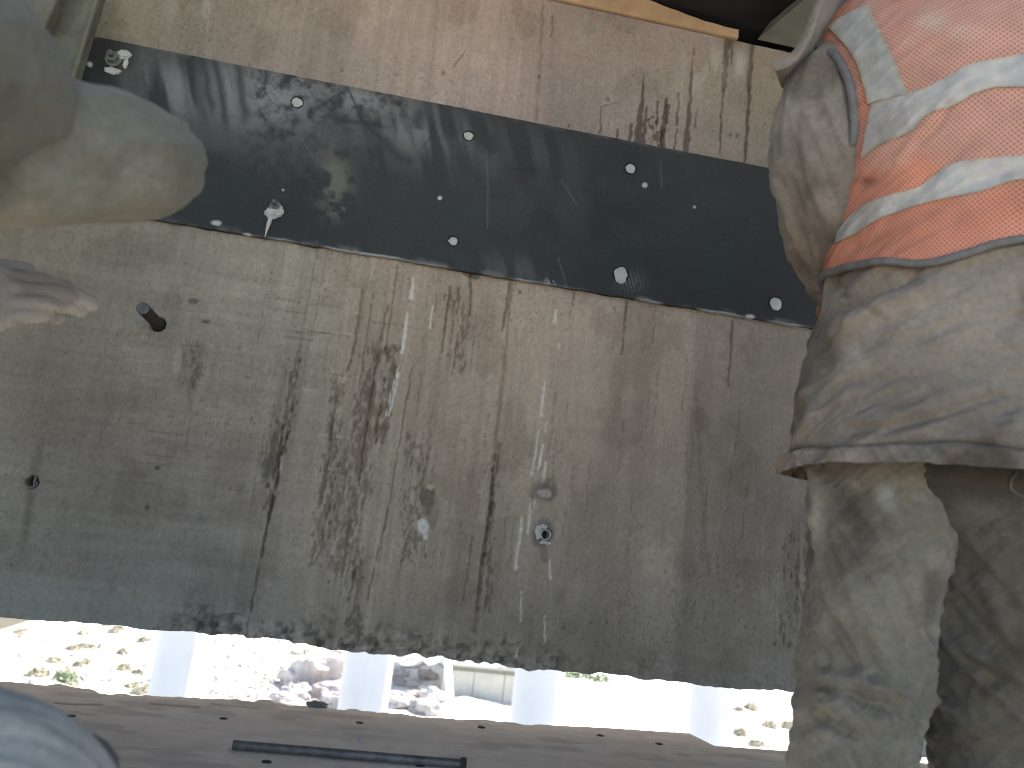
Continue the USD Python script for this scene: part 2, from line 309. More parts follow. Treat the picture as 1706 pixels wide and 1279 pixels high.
groove([(686, 615), (668, 720), (650, 830), (635, 900), (612, 1000)], 1.6, DK, .002, 11)
groove([(560, 660), (548, 760), (536, 830)], 2.4, (.55, .52, .48), .003, 12)
groove([(905, 10), (900, 100), (893, 200)], 2.6, (.72, .68, .64), .001, 13, brk=.1)
groove([(922, 20), (919, 60)], 1.5, (.45, .42, .4), .001, 14)
groove([(1160, 640), (1165, 760), (1172, 850), (1180, 960)], 5, (.82, .8, .78), .0, 15, brk=0)
groove([(300, 560), (318, 680), (310, 760)], 2.4, (.8, .78, .76), .0, 16)
for k in range(46):                                             # faint hair lines down the formwork grain
    a = np.array([rng.uniform(430, 1250), rng.uniform(430, 900)]); L = rng.uniform(30, 140)
    groove([tuple(a), tuple(a+[-.11*L-.10*L*(a[0] < 700), L])], rng.uniform(.7, 1.3), (.72, .69, .65), .0006, 20+k, rag=.8)
for k in range(40):                                             # horizontal scrapes of the trowel at left
    a = np.array([rng.uniform(200, 620), rng.uniform(480, 860)]); L = rng.uniform(15, 70)
    groove([tuple(a), tuple(a+[L, .12*L])], rng.uniform(.8, 1.6), (.74, .72, .7) if k % 3 else (1.22, 1.2, 1.18), .0008*(1 if k % 3 else -1), 90+k, rag=.4)
# dark wet runs
def run(pts, w0, w1, c=(.30, .245, .225), seed=0, ragged=.5):
    sl = local(pts, 14); d, t = seg_dist(px[sl]+ragged*6*(noise(X[sl]*6, Z[sl]*60, seed=seed)-.5), py[sl], pts)
    ww = (w0+(w1-w0)*t)*(.7+.6*noise(t*14, seed*1.7, seed=seed)); m_ = sst(ww+.8, ww-.8, d)*(.75+.25*fine[sl]); mulat(sl, m_*.92, c)
RB = (.27, .21, .20)
for i, (pts, a, b) in enumerate([([(1073, 122), (1071, 160), (1066, 200), (1061, 240)], .6, 5.5), ([(1077, 178), (1074, 210), (1072, 245)], 1.5, 3.5), ([(1110, 165), (1107, 195), (1103, 250)], 2, 4.2), ([(1112, 178), (1112, 205)], 3, 2),
        ([(1095, 170), (1093, 215)], 1.8, .8), ([(1131, 156), (1130, 185), (1127, 208)], 1.6, 2), ([(1127, 216), (1124, 252)], 1, 1.8), ([(1156, 82), (1155, 92)], .8, 1.2), ([(1154, 102), (1152, 150), (1147, 205), (1142, 256)], 1, 4.2),
        ([(1162, 180), (1158, 212)], .5, 1.5), ([(1213, 62), (1209, 100), (1205, 150)], 4, 3.4), ([(1205, 150), (1202, 190), (1199, 256)], 1.4, 1.2), ([(1253, 62), (1252, 100), (1248, 150)], 3, 3), ([(1248, 150), (1245, 210), (1240, 278)], 2.2, 2.2),
        ([(1219, 66), (1219, 92), (1219, 108)], 3.5, .8), ([(1052, 208), (1050, 225), (1047, 238)], 2.5, 2.2), ([(1030, 170), (1002, 178), (1000, 222)], .3, 1.4), ([(1030, 215), (1028, 236)], 1.2, 2.2)]):
    run(pts, a*1.25, b*1.25, RB, 200+i)
for i, (pts, a, b) in enumerate([([(750, 478), (745, 520), (736, 588)], 2.2, 1.0), ([(784, 458), (784, 490), (782, 526)], 2.6, 1.4), ([(848, 472), (844, 510), (837, 553)], 1.6, 2.0), ([(766, 470), (762, 560), (752, 625)], .8, .7), ([(758, 500), (752, 560)], .8, .6),
        ([(956, 488), (954, 510)], 2, 1.2), ([(1044, 503), (1042, 530), (1039, 556)], 1.8, 1.5), ([(1038, 562), (1037, 582), (1036, 590)], 1.2, 1.8), ([(1220, 536), (1217, 590), (1213, 642)], 2.2, 1.2), ([(775, 456), (795, 462)], 4, 4), ([(1022, 512), (1026, 520)], 1.5, .8)]):
    run(pts, a, b, (.36, .31, .27), 240+i)
for q, r in (((1217, 225), 2.4), ((1229, 226), 2.6), ((885, 300), 2.5), ((1013, 165), 2.2), ((948, 210), 2.2), ((898, 128), 2.4), ((770, 185), 2), ((660, 125), 2), ((738, 122), 2.2), ((310, 440), 1.5), ((338, 536), 2.5), ((866, 487), 3), ((660, 330), 2), ((570, 118), 2)):
    m_ = np.exp(-((px-q[0])**2+(py-q[1])**2*.6)/r**2); mul(m_, (.3, .27, .25))
groove([(776, 83), (768, 95), (755, 112)], 1.1, (.45, .42, .4), .0005, 150, rag=.3, brk=0)
# whitish efflorescence near the corner
for q, s, k in (((1175, 105), (34, 40), .5), ((1232, 105), (16, 30), .5), ((1140, 190), (12, 50), .3), ((1270, 70), (30, 16), .35), ((345, 30), (10, 60), .35), ((290, 30), (14, 50), .2), ((978, 52), (18, 20), .25)):
    m_ = np.exp(-((px-q[0])/s[0])**2-((py-q[1])/s[1])**2)*sst(.3, .65, fbm(u*40, Z*8, 3, 3, 51)); lerp(m_*min(1, 1.5*k), (.50, .48, .45))
m_ = np.exp(-((px-1228)/26)**2-((py-68)/20)**2); mul(m_*.6, (.5, .46, .38))
# olive stains to the far left, above and behind the steel
for k in range(9):
    x0 = -140+k*34; m_ = np.exp(-((px-(x0-.16*(py-60)))/(5+3*(k % 3)))**2)*sst(230, 130, px)*sst(260, 120, py); lerp(m_*.55, (.21, .215, .15) if k % 2 else (.10, .105, .065))
# white lime drips: raised
def drip(pts, w0, w1, seed=0, k=.95):
    sl = local(pts, 10); d, t = seg_dist(px[sl]+1.5*(noise(X[sl]*8, Z[sl]*80, seed=seed)-.5), py[sl], pts); ww = 1.2*(w0+(w1-w0)*t)
    m_ = sst(ww+1.0, ww-.5, d)*(.7+.3*sst(.25, .5, noise(t*12, seed, seed=seed+3))); lerpat(sl, m_*k, (.66, .63, .55)); D[sl] += .0028*m_
for i, (pts, a, b) in enumerate([([(688, 462), (687, 482), (685, 496)], .6, 3.0), ([(678, 521), (675, 555), (670, 588)], 1.4, 2.4), ([(664, 622), (656, 660), (648, 692)], 1.0, 1.5), ([(907, 638), (904, 666), (901, 692)], .8, 2.4), ([(896, 716), (891, 760), (885, 792)], .8, 1.2),
        ([(904, 742), (901, 760), (897, 782)], 1.6, 1.4), ([(909, 770), (907, 785), (904, 805)], 1.0, 2.6), ([(869, 862), (867, 895), (861, 925)], 1.4, 1.8), ([(861, 925), (859, 948)], .7, 2.4), ([(884, 838), (880, 890)], .9, 1.6), ([(892, 832), (890, 845)], .7, .7),
        ([(916, 930), (916, 964)], .6, 1.8), ([(907, 1026), (908, 1070)], .7, .9), ([(868, 985), (867, 1035)], .6, .9), ([(926, 516), (924, 538)], 1.0, 2.4), ([(720, 510), (716, 548)], .6, 1.4), ([(931, 575), (932, 582)], 1, 1), ([(862, 1080), (861, 1096)], .8, 1), ([(912, 702), (908, 720)], .6, .9), ([(664, 610), (640, 700)], .4, .5)]):
    drip(pts, a, b, 300+i)
# old fixing points: chipped plaster scab, damp halo, drill hole
def scab(q, rx, ry, c, h, seed, k=.9, fr=60):
    sl = local([q, q], max(rx, ry)*2); e = ((px[sl]-q[0])/rx)**2+((py[sl]-q[1])/ry)**2; m_ = sst(1.2, .4, e+2.4*(fbm(X[sl]*fr*.6, Z[sl]*fr*.6, seed, 5, seed)-.5))
    lerpat(sl, m_*k, c); D[sl] += h*m_*(.6+.8*fbm(X[sl]*90, Z[sl]*90, seed, 2, seed+1))
scab((905, 815), 27, 27, (.10, .088, .068), -.0004, 401, .6, 40); scab((916, 812), 14, 26, (.10, .10, .085), 0, 402, .5, 40); scab((908, 823), 13, 8, (.40, .37, .32), .003, 403)
scab((906, 886), 20, 25, (.085, .085, .08), 0, 404, .6, 25); scab((905, 918), 9, 22, (.13, .125, .115), .0015, 405, .55)
scab((712, 828), 14, 34, (.13, .115, .09), -.003, 406, .75); scab((722, 850), 10, 28, (.15, .13, .10), -.002, 407, .4, 90); scab((718, 812), 10, 5, (.45, .42, .35), .003, 408)
scab((704, 879), 12, 14, (.62, .60, .53), .006, 409, 1.0, 45); scab((708, 893), 5, 9, (.62, .60, .53), .005, 410); scab((430, 795), 18, 15, (.36, .35, .31), .003, 411, .45, 90); scab((448, 780), 14, 26, (.12, .115, .10), -.003, 412, .7)
scab((322, 502), 9, 5, (.14, .13, .11), -.001, 413); scab((345, 536), 8, 3, (.09, .085, .075), -.002, 414); scab((262, 780), 5, 4, (.12, .11, .1), -.003, 415); scab((245, 846), 6, 6, (.13, .125, .115), -.003, 416)
scab((800, 818), 6, 6, (.38, .35, .3), .002, 417); scab((240, 560), 10, 9, (.36, .34, .28), .002, 418); scab((980, 48), 14, 12, (.25, .26, .19), .001, 419, .5)
m_ = np.exp(-((px-58+.15*(py-780))/9)**2)*sst(715, 780, py)*sst(960, 850, py); mul(m_*.55, (.45, .43, .4))
for q, rr, dp in (((54, 803), 9, .018), ((908, 891), 9.5, .03), ((264, 541), 10.5, .03)):
    e = np.hypot(px-q[0], py-q[1]); m_ = sst(rr+1, rr-1, e); lerp(m_*.9, (.03, .028, .025)); D = D-dp*m_
# broken, honeycombed lower edge; smooth re-plastered part at the left
edge = sst(.115, .0, hb)*rough_x[None]*sst(.30, .62, fbm(X*16, hb*24, 1, 3, 61)+.35*sst(.06, 0, hb))
lump = fbm(X*62, Z*62, 3, 4, 62); lump2 = 1-np.abs(2*fbm(X*24, Z*30, 8, 3, 63)-1)
D = D+edge*(.020*(lump-.5)-.010*sst(.9, .99, lump2)); mul(edge, (1.12, 1.13, 1.16)); mul(edge*sst(.42, .32, lump), (.5, .5, .5)); mul(edge*sst(.55, .7, lump), (1.25, 1.25, 1.25))
m_ = sst(.13, .05, hb+.03*fbm(X*8, 3, 0, 2, 64))*sst(285, 255, px+.15*(py-1010)); lerp(m_*.55, (.31, .33, .295)); D = D+.003*m_
for x0, y0, r0, s_ in ((95, 470, 46, 1), (40, 90, 60, 1)): pass
D = D+.0032*(fine-.5)+.0016*(grain-.5)+.004*(fbm(X*2.5, Z*2.5, 7, 3, 71)-.5)+.0010*(cross-.5)*left_low
C = np.clip(C, .01, .8)
# front face, soffit, top and back as one closed body
nxw = len(xs); G = np.stack([X, WY-D, Z], -1).reshape(-1, 3); fr = quads(nz, nxw)
YB = WY+1.25
def strip(p0, p1, n):                                          # rows from p0 to p1
    t = np.linspace(0, 1, n)[:, None, None]; return (p0[None]*(1-t)+p1[None]*t)
bot0 = np.stack([xs, WY-D[0], Z[0]], 1); bot1 = np.stack([xs, np.full(nxw, YB), np.full(nxw, 5.78)], 1)
sb = strip(bot0, bot1, 14); k_ = sb.shape[0]
sb[..., 2] += .012*(fbm(sb[..., 0]*9, sb[..., 1]*9, 0, 3, 81)-.5)*np.sin(np.linspace(0, np.pi, k_))[:, None]
top1 = np.stack([xs, np.full(nxw, YB), np.full(nxw, ZTOP)], 1); st_ = strip(np.stack([xs, WY-D[-1], Z[-1]], 1), top1, 3)
bk = strip(bot1, top1, 3)
V = [G, sb.reshape(-1, 3), st_.reshape(-1, 3), bk.reshape(-1, 3)]; F = [fr, quads(k_, nxw, True)+len(G), quads(3, nxw)+len(G)+k_*nxw, quads(3, nxw, True)+len(G)+(k_+3)*nxw]
ca = C.reshape(-1, 3); cs = np.broadcast_to(np.array([.22, .215, .195]), ((k_+6)*nxw, 3))
beam = thing('concrete_beam', 'long weathered concrete beam face filling the view, streaked with dark and white runs', 'beam', (0, WY, 5.72))
part(beam, 'stained_face', tri(V[0], F[0][:, ::-1] if False else F[0]), 'concrete', True, ca)
ends = []
for xe in (xs[0], xs[-1]):
    ends.append(tri([[xe, WY, 5.7], [xe, YB, 5.78], [xe, YB, ZTOP], [xe, WY, ZTOP]], [[0, 1, 2], [0, 2, 3], [0, 2, 1], [0, 3, 2]][:2]))
body_v = np.vstack(V[1:]+[e.vertices for e in ends]); body_f = np.vstack([F[1]-len(G), F[2]-len(G), F[3]-len(G), ends[0].faces+(k_+6)*nxw, ends[1].faces+(k_+6)*nxw+4])
part(beam, 'underside', tri(body_v, body_f), 'concrete', False, np.vstack([cs, np.full((8, 3), .22)]))

# ------------------------------------------------------------------ dark rubber plate bolted along the beam
x0, x1 = W(157, 66)[0], W(1500, 300)[0]; zt, zl = W(700, 172)[2], W(700, 442)[2]
gx, gz = np.arange(x0, x1, .0026), np.linspace(zl, zt, 190); PX, PZ_ = np.meshgrid(gx, gz)
PT = .014
edgew = .002*(noise(gx*22, 2.2, seed=501)-.5)+.0012*(noise(gx*90, 1.1, seed=502)-.5)
s_ = np.linspace(0, 1, 190)[:, None]; PZ_ = PZ_+edgew[None]*(1-s_)*1.6+.6*np.roll(edgew, 40)[None]*s_
disp = .004*(fbm(PX*2.2, PZ_*3, 0, 3, 503)-.5)+.0006*(fbm(PX*40, PZ_*40, 0, 3, 504)-.5)
qx, qy = proj(np.stack([PX, np.full_like(PX, WY-PT), PZ_], -1))
pc = np.ones(PX.shape+(3,))*np.array([.0345, .0345, .0345])
tint = fbm(PX*3, PZ_*3, 4, 4, 505); pc = pc*(1+.5*(tint-.5))[..., None]+np.array([-.002, .003, .001])*sst(.4, .6, fbm(PX*4, PZ_*4, 8, 3, 506))[..., None]
def pl(mask, c):
    global pc
    pc = pc+(np.asarray(c)-pc)*np.clip(mask, 0, 1)[..., None]
DUST = (.26, .26, .255); dn = fbm(PX*60, PZ_*60, 0, 4, 507); dm = fbm(PX*14, PZ_*14, 2, 4, 508); ds = fbm((PX+.35*PZ_)*26, PZ_*3.5, 2, 4, 509)
spk = sst(.5, .72, fbm(PX*200, PZ_*200, 2, 2, 510))
def dusty(q, s, k, n, rot=0):
    dx, dy = qx-q[0], qy-q[1]; c_, s__ = math.cos(rot), math.sin(rot); a, b = c_*dx+s__*dy, -s__*dx+c_*dy
    return np.exp(-(a/s[0])**2-(b/s[1])**2)*k*n
pl(dusty((300, 150), (75, 55), .75, sst(.3, .65, ds), .2), DUST); pl(dusty((395, 150), (36, 60), .8, sst(.35, .6, ds), -.15), DUST)
pl(dusty((460, 165), (80, 55), .95, sst(.2, .7, dn), .2), DUST); pl(dusty((450, 150), (70, 40), .5, spk, .2), (.28, .28, .28)); pl(dusty((600, 165), (70, 26), .85, sst(.25, .7, dn), .25), DUST)
pl(dusty((690, 215), (90, 50), .6, sst(.35, .65, ds), .35), DUST); pl(dusty((560, 235), (110, 60), .4, sst(.35, .65, dm), .2), (.11, .11, .115)); pl(dusty((360, 220), (60, 50), .5, sst(.35, .6, dm), .2), (.10, .10, .10))
pl(dusty((840, 245), (110, 45), .4, sst(.4, .65, ds), .2), (.12, .12, .125)); pl(dusty((900, 330), (160, 70), .18, sst(.3, .7, dm), .2), (.10, .10, .11)); pl(dusty((870, 450), (70, 22), .75, sst(.4, .65, ds), .15), (.10, .105, .09))
pl(dusty((220, 95), (60, 40), .35, sst(.4, .65, dm), .2), (.12, .13, .12)); pl(dusty((1050, 300), (200, 120), .10, sst(.3, .7, dm), .2), (.09, .10, .11)); pl(dusty((470, 240), (100, 60), .3, sst(.4, .7, dn), .3), (.10, .10, .105))
for pts, w in (([(315, 95), (322, 150), (330, 190)], 5), ([(338, 98), (346, 150), (356, 200)], 7), ([(358, 100), (368, 150), (380, 230)], 7), ([(395, 112), (402, 150), (412, 215)], 10), ([(480, 125), (465, 150)], 9), ([(445, 120), (440, 145)], 7), ([(575, 150), (545, 170), (510, 190)], 6), ([(560, 200), (610, 205), (660, 215)], 4), ([(640, 235), (660, 260), (700, 275)], 9), ([(700, 190), (695, 220)], 12), ([(745, 205), (752, 235)], 14), ([(820, 235), (822, 260)], 16), ([(576, 140), (602, 200), (650, 250)], 2.5)):
    d, t = seg_dist(qx+5*(noise(PX*30, PZ_*30, seed=511)-.5), qy, pts); pl(.8*np.exp(-(d/w)**2)*sst(1, .7, t), (.033, .037, .042))
sm = sst(.47, .62, fbm(PX*26, PZ_*26, 6, 3, 512)); pl(dusty((558, 300), (27, 44), 1.3, sm), (.13, .125, .10)); pl(dusty((560, 345), (24, 22), .8, sst(.5, .65, dn)), (.13, .125, .105))
for k, pts in enumerate([[(450, 195), (500, 225), (522, 265)], [(700, 250), (715, 232), (724, 200)], [(810, 250), (813, 300), (812, 380)], [(850, 282), (900, 281)], [(935, 300), (960, 340)], [(1005, 360), (1040, 420)], [(1100, 270), (1103, 315)], [(640, 150), (690, 205)], [(560, 640), (575, 645)], [(1180, 360), (1200, 372)], [(930, 430), (945, 480)], [(1060, 330), (1120, 350)]]):
    d, t = seg_dist(qx, qy, pts); pl(.5*np.exp(-(d/1.2)**2), (.13, .13, .135) if k % 2 == 0 else (.017, .018, .02))
sp = np.zeros(qx.shape); kd = cKDTree(np.stack([qx.ravel(), qy.ravel()], 1))
for k in range(60):
    q = (rng.uniform(170, 1330), rng.uniform(80, 540)); r_ = rng.uniform(.4, .9); ii = kd.query_ball_point(q, 5); dd = ((qx.ravel()[ii]-q[0])**2+(qy.ravel()[ii]-q[1])**2)
    sp.ravel()[ii] = np.maximum(sp.ravel()[ii], np.exp(-dd/r_**2)*.8)
pl(sp*.6, (.2, .2, .195))
for q, r_ in (((733, 330), 3.5), ((1075, 308), 4), ((1157, 345), 2), ((472, 317), 2.2), ((150, 108), 4)):
    pl(sst(1.3, .6, np.hypot(qx-q[0], qy-q[1])/r_+1.2*(dn-.5)), (.5, .5, .47))
wv = .5+.5*np.sin(qx*1.35+qy*.3)*np.sin(qy*1.35-qx*.25); pl(dusty((1052, 470), (22, 16), .9, sst(.55, .9, wv)), (.3, .3, .29)); pl(dusty((918, 470), (9, 5), 1, spk), (.5, .5, .48))
lowd = s_*(zt-zl); pl(sst(.006, .0, lowd)*sst(.35, .6, fbm(PX*8, .5, 0, 3, 513)), (.42, .42, .40)); pl(sst(.02, .003, lowd)*sst(.5, .7, fbm(PX*18, PZ_*30, 3, 3, 514))*.5, (.2, .2, .18)); pl(sst(.012, .0, (1-s_)*(zt-zl))*.3*sst(.4, .6, fbm(PX*20, 2.5, 0, 3, 515)), (.16, .16, .15))
for q in ((410, 393), (360, 372), (1250, 528)):
    pl(sst(1.2, .5, np.hypot((qx-q[0])/9, (qy-q[1])/5)+.9*(dn-.5)), (.45, .45, .42))
plate = thing('rubber_plate', 'long dark slate grey plate bolted across the concrete beam, dusty at its left end', 'plate', (0, WY, zl))
PG = np.stack([PX, WY-PT-disp, PZ_], -1)
msh, ring = sheet(PG[::-1], PT-.0015, np.broadcast_to([0, -1.0, 0], PG.shape))
flat = np.clip(pc[::-1], .008, .7).reshape(-1, 3)
part(plate, 'plate_sheet', msh, 'rubber', True, np.vstack([flat, flat, flat[ring], flat[ring]]))
yf = WY-PT
def onplate(q): return P(q[0], q[1], yf)
# filled screw holes: putty plugs a little proud, in a dark recess ring
def plug(q, rpx, seed, squash=1.0):
    c = onplate(q); r = rpx/FPX*np.linalg.norm(c-EYE)*.98
    part(plate, 'hole_rim', cat(tube([c+[0, .004, 0], c+[0, -.0025, 0]], [r*1.25, r*1.22], 24)), 'dark')
    part(plate, 'putty_plug', blob(c+[.0, -.002, -.1*r], (r*1.0, .006, r*squash), seed, .22, 1.7), 'putty')
plug((495, 171), 8, 1); plug((781, 227), 7.5, 2); plug((1050, 281), 8, 3, 1.0); plug((755, 402), 7.5, 4); plug((1034, 458), 11.5, 5, 1.2); plug((1292, 506), 10, 6, 1.1)
def bolt(q, r, tilt, rim=True):
    c = onplate(q); d = np.array(tilt, float); d /= np.linalg.norm(d)
    _, a, b = frame(d)
    w = tube([c+[0, .004, 0], c+d*.006], [r*1.7, r*1.65], 24); hexv = tube([c+d*.006, c+d*.0075, c+d*.020, c+d*.022], [r*1.05, r*1.12, r*1.12, r*1.0], 6); sh = tube([c+d*.02, c+d*.034, c+d*.036], [r*.62, r*.62, r*.5], 14)
    bp = part(plate, 'bolt', hexv, 'bolt_steel', 25); part(bp, 'washer', w, 'bolt_steel', 30); part(bp, 'shank', sh, 'steel', 30); return c
c = bolt((190, 100), .0115, (.05, -1, -.05)); pr = stage.GetPrimAtPath(plate+'/bolt'); setd(pr, 'dark bolt in the top left corner of the plate, ringed with putty')
part(plate, 'putty_smear', cat(blob(c+[.020, -.004, .016], (.016, .006, .011), 11, .5), blob(c+[.004, -.003, -.030], (.018, .005, .008), 12, .5), blob(c+[.028, -.003, -.006], (.006, .004, .012), 13, .5)), 'putty')
c = bolt((459, 348), .009, (.02, -1, .12)); setd(stage.GetPrimAtPath(plate+'/bolt_001'), 'bolt with white putty dripping below it at the lower edge')
pd = cat(blob(c+[-.004, -.006, -.014], (.016, .010, .013), 21, .5), blob(c+[.012, -.004, -.006], (.008, .006, .013), 22, .3), tube([c+[-.004, -.009, -.02], c+[-.008, -.006, -.045], c+[-.011, -.004, -.075]], [.006, .0045, .0008], 10))
part(plate, 'putty_drip', pd, 'putty')

# things set in the concrete
def wallp(q): return P(q[0], q[1], WY)
a = wallp((264, 541)); L = .14
tip = P(238, 514, WY-.165)
d = tip-a; ax = np.linspace(-.12, 1, 14)
rod = thing('steel_dowel', 'dark rusty steel dowel sticking out of the beam near the gloved hand', 'dowel', a)
part(rod, 'shaft', tube([a+d*t for t in ax], .0128, 20), 'rust', 40); part(rod, 'worn_tip', tube([a+d*.985, a+d*1.0, a+d*1.012], [.0126, .0122, .009], 20), 'steel', 40)
a = wallp((908, 891))
tb = thing('pipe_sleeve', 'small pale pipe sleeve set in a drilled hole right of the centre of the beam', 'pipe', a)
def annulus(c, ro, ri, y0, y1, n=32):
    th = np.arange(n)/n*2*np.pi; cs_ = np.stack([np.cos(th), 0*th, np.sin(th)], 1)
    rows = [cs_*ro+[0, y1, 0], cs_*ro+[0, y0, 0], cs_*(ro+ri)/2+[0, y0-.001, 0], cs_*ri+[0, y0, 0], cs_*ri+[0, y1, 0]]
    return tri(np.vstack(rows)+c, quads(5, n, closed=True))
part(tb, 'sleeve', annulus(a, .0125, .0100, -.009, .03), 'tube_white'); part(tb, 'mortar_collar', cat(blob(a+[-.016, .002, .004], (.008, .007, .016), 31, .5), blob(a+[.002, .003, -.018], (.014, .006, .006), 32, .5), blob(a+[-.006, .003, .018], (.010, .006, .006), 33, .5)), 'tube_white')
a = wallp((54, 803))
tb = thing('metal_insert', 'bent metal insert in a dark hole at the lower left of the beam', 'insert', a)
th = np.linspace(math.pi*.95, math.pi*2.1, 18); ringp = np.stack([.0115*np.cos(th), 0*th-.006, .0095*np.sin(th)-.002], 1)+a
part(tb, 'ring', tube(ringp, .0022, 8), 'bolt_steel'); part(tb, 'pin', tube([a+[.003, .01, .014], a+[.006, -.004, .012], a+[.007, -.008, -.002], a+[.009, -.009, -.008]], .002, 8), 'bolt_steel')

# ------------------------------------------------------------------ above the beam: timber strip and dark deck
top = thing('timber_strip', 'pale orange raw timber strip lying along the top of the beam', 'timber', (0, WY, ZTOP))
xe = W(1228, 60)[0]; gx = np.linspace(-3.9, xe, 420); zt0 = .082+.012*(fbm(gx*9, 1.5, 0, 4, 601)-.5)*2+.004*(noise(gx*80, .5, seed=602)-.5)
zt0 = zt0*(1-.65*sst(xe-.45, xe, gx))
rows = [np.stack([gx, np.full_like(gx, WY+yy), ZTOP+.003+zt0*h], 1) for yy, h in ((.5, 0), (-.004, 0), (-.009, .06), (-.009, .94), (-.005, 1), (.5, 1))]
part(top, 'strip', tri(np.vstack(rows), quads(6, len(gx))), 'timber', 35)
deck = thing('bridge_deck', 'black underside of the bridge deck overhead at the top right, widened by an added unseen slab', 'bridge', (0, WY, ZTOP+.08), None)
gx = np.linspace(-4.2, 5, 300); gy = np.linspace(0.45, 4.6, 90); DX, DY = np.meshgrid(gx, gy)
DZ = ZTOP+.062+.012*(fbm(DX*7, DY*7, 0, 4, 611)-.5)
tar = sst(.25, .40, DX+.10*(fbm(DX*6, DY*6, 3, 3, 612)-.5))*sst(1.05, 1.2, DY+.10*(fbm(DX*5, DY*5, 5, 3, 613)-.5)); sc_ = np.array([.42, .40, .36])*(1+.3*(fbm(DX*3, DY*3, 1, 4, 614)-.5))[..., None]; sc_ = sc_+(np.array([.022, .020, .018])*(1+.6*(fbm(DX*9, DY*9, 2, 4, 615)-.5))[..., None]-sc_)*tar[..., None]  # dark near the beam; unseen rest made pale to bounce light onto the plywood
part(deck, 'soffit', tri(np.vstack([np.stack([DX, DY, DZ], -1).reshape(-1, 3)]), quads(90, 300)), 'concrete', True, sc_.reshape(-1, 3))
part(deck, 'added_slab', box((.4, 2.52, ZTOP+.68), (9.3, 4.18, 1.2)), 'old_concrete', False)  # added wide slab, unseen, keeps the sun off the workers
# concrete haunch at right, behind the worker's shoulder
hv = [P(1262, 66, 1.775), P(1420, 100, 1.775), P(1560, -190, 1.775), P(1440, -190, 1.775)]
hv = np.array([p for p in hv]+[p-[-.05, .16, -.02] for p in hv])
hm = trimesh.convex.convex_hull(hv).subdivide().subdivide().subdivide(); hm.vertices += hm.vertex_normals*(.006*(meshkit.fbm(hm.vertices*18, 3, 3)-.5))[:, None]
single('bearing_block', 'greenish grey concrete block at the top, behind the shoulder of the vest wearer', 'block', hm, 'old_concrete', 40)
# greenish shuttering planks leaning in the top left corner
for i, (qa, qb, qc, qd, yy, lab) in enumerate([((36, -40), (112, -40), (20, 170), (-60, 150), 1.62, 'mossy green plank leaning at the top left edge, beside the dark gap'), ((118, -40), (176, -40), (118, 150), (30, 175), 1.68, 'olive brown plank leaning between the mossy plank and the dark plate')]):
    v = np.array([P(*q, yy) for q in (qa, qb, qc, qd)]); v = np.vstack([v, v+[0, .03, 0]])
    tp = thing('shuttering_plank', lab, 'plank', v[:4].mean(0)); part(tp, 'plank_face', trimesh.convex.convex_hull(v), 'plank', False)
    e = np.array([P(qb[0]-3, qb[1], yy-.004), P(qc[0]-3, qc[1], yy-.004)]); part(tp, 'edge_batten', tube([e[0], e[1]], .006, 8), 'plank', 30)

# ------------------------------------------------------------------ plywood deck below the beam
BZ = 5.595
far_px = [(-200, 1118), (0, 1132), (90, 1137), (215, 1155), (400, 1160), (600, 1180), (800, 1197), (1000, 1212), (1148, 1222), (1190, 1243), (1330, 1252), (1420, 1262), (1700, 1285)]
fw = np.array([PZ(*q, BZ) for q in far_px])
gx = np.linspace(-1.9, 1.75, 900); yfar = np.interp(gx, fw[:, 0], fw[:, 1])+.010*(fbm(gx*12, .5, 0, 4, 701)-.5)*sst(.62, .1, gx)+.004*(noise(gx*70, .5, seed=702)-.5)*sst(.7, .3, gx)
t = np.linspace(0, 1, 200); BY = 1.17+t[:, None]*(yfar[None]-1.17); BX = np.broadcast_to(gx, BY.shape)
bz = BZ+.003*(fbm(BX*3, BY*6, 0, 3, 703)-.5)-.012*sst(.05, 0, yfar[None]-BY)*fbm(BX*30, BY*30, 0, 3, 704)*sst(.62, .3, BX)
bc = np.ones(BX.shape+(3,))*np.array([.63, .57, .515]); bc *= (1+.28*(fbm(BX*3.5, BY*14, 0, 5, 705)-.5)+.12*(fbm(BX*8, BY*120, 0, 3, 706)-.5))[..., None]
bq, br = proj(np.stack([BX, BY, bz], -1))
for pts, w, k in (([(90, 1171), (118, 1173), (170, 1174)], 1.4, .4), ([(250, 1172), (330, 1178)], 1.6, .6), ([(40, 1174), (75, 1178)], 2, .5), ([(350, 1172), (430, 1180)], 1.2, .6)):
    d, _ = seg_dist(bq, br, pts); bc *= (1-(1-k)*np.exp(-(d/w)**2))[..., None]; bz = bz-.002*np.exp(-(d/w)**2)
st2 = sst(.55, .7, fbm(BX*7, BY*16, 3, 4, 707)); bc *= (1-.22*st2)[..., None]
dk = thing('plywood_deck', 'dusty beige plywood deck below the beam with rows of nail heads', 'platform', (0, 1.5, BZ-.03))
msh, ring = sheet(np.stack([BX, BY, bz], -1)[::-1], .028, np.broadcast_to([0, 0, 1.0], BX.shape+(3,)))
flat = np.clip(bc[::-1], .02, .7).reshape(-1, 3); part(dk, 'plywood_sheet', msh, 'board', True, np.vstack([flat, flat, flat[ring], flat[ring]]))
for q in ((118, 1194), (372, 1198), (599, 1205), (802, 1212), (1000, 1226), (444, 1270), (58, 1176), (72, 1178), (1098, 1240), (700, 1276)):
    c = PZ(*q, BZ); part(dk, 'nail_head', tube([c+[0, 0, -.006], c+[0, 0, .0012], c+[0, 0, .0022]], [.0085, .0085, .006], 14), 'nail', 30)
c = PZ(601, 1234, BZ); part(dk, 'loose_chip', blob(c+[0, 0, .003], (.006, .005, .004), 5, .4), 'putty')
c = PZ(528, 1178, BZ); part(dk, 'mortar_lump', blob(c+[0, 0, .003], (.022, .010, .008), 6, .6), 'old_concrete')
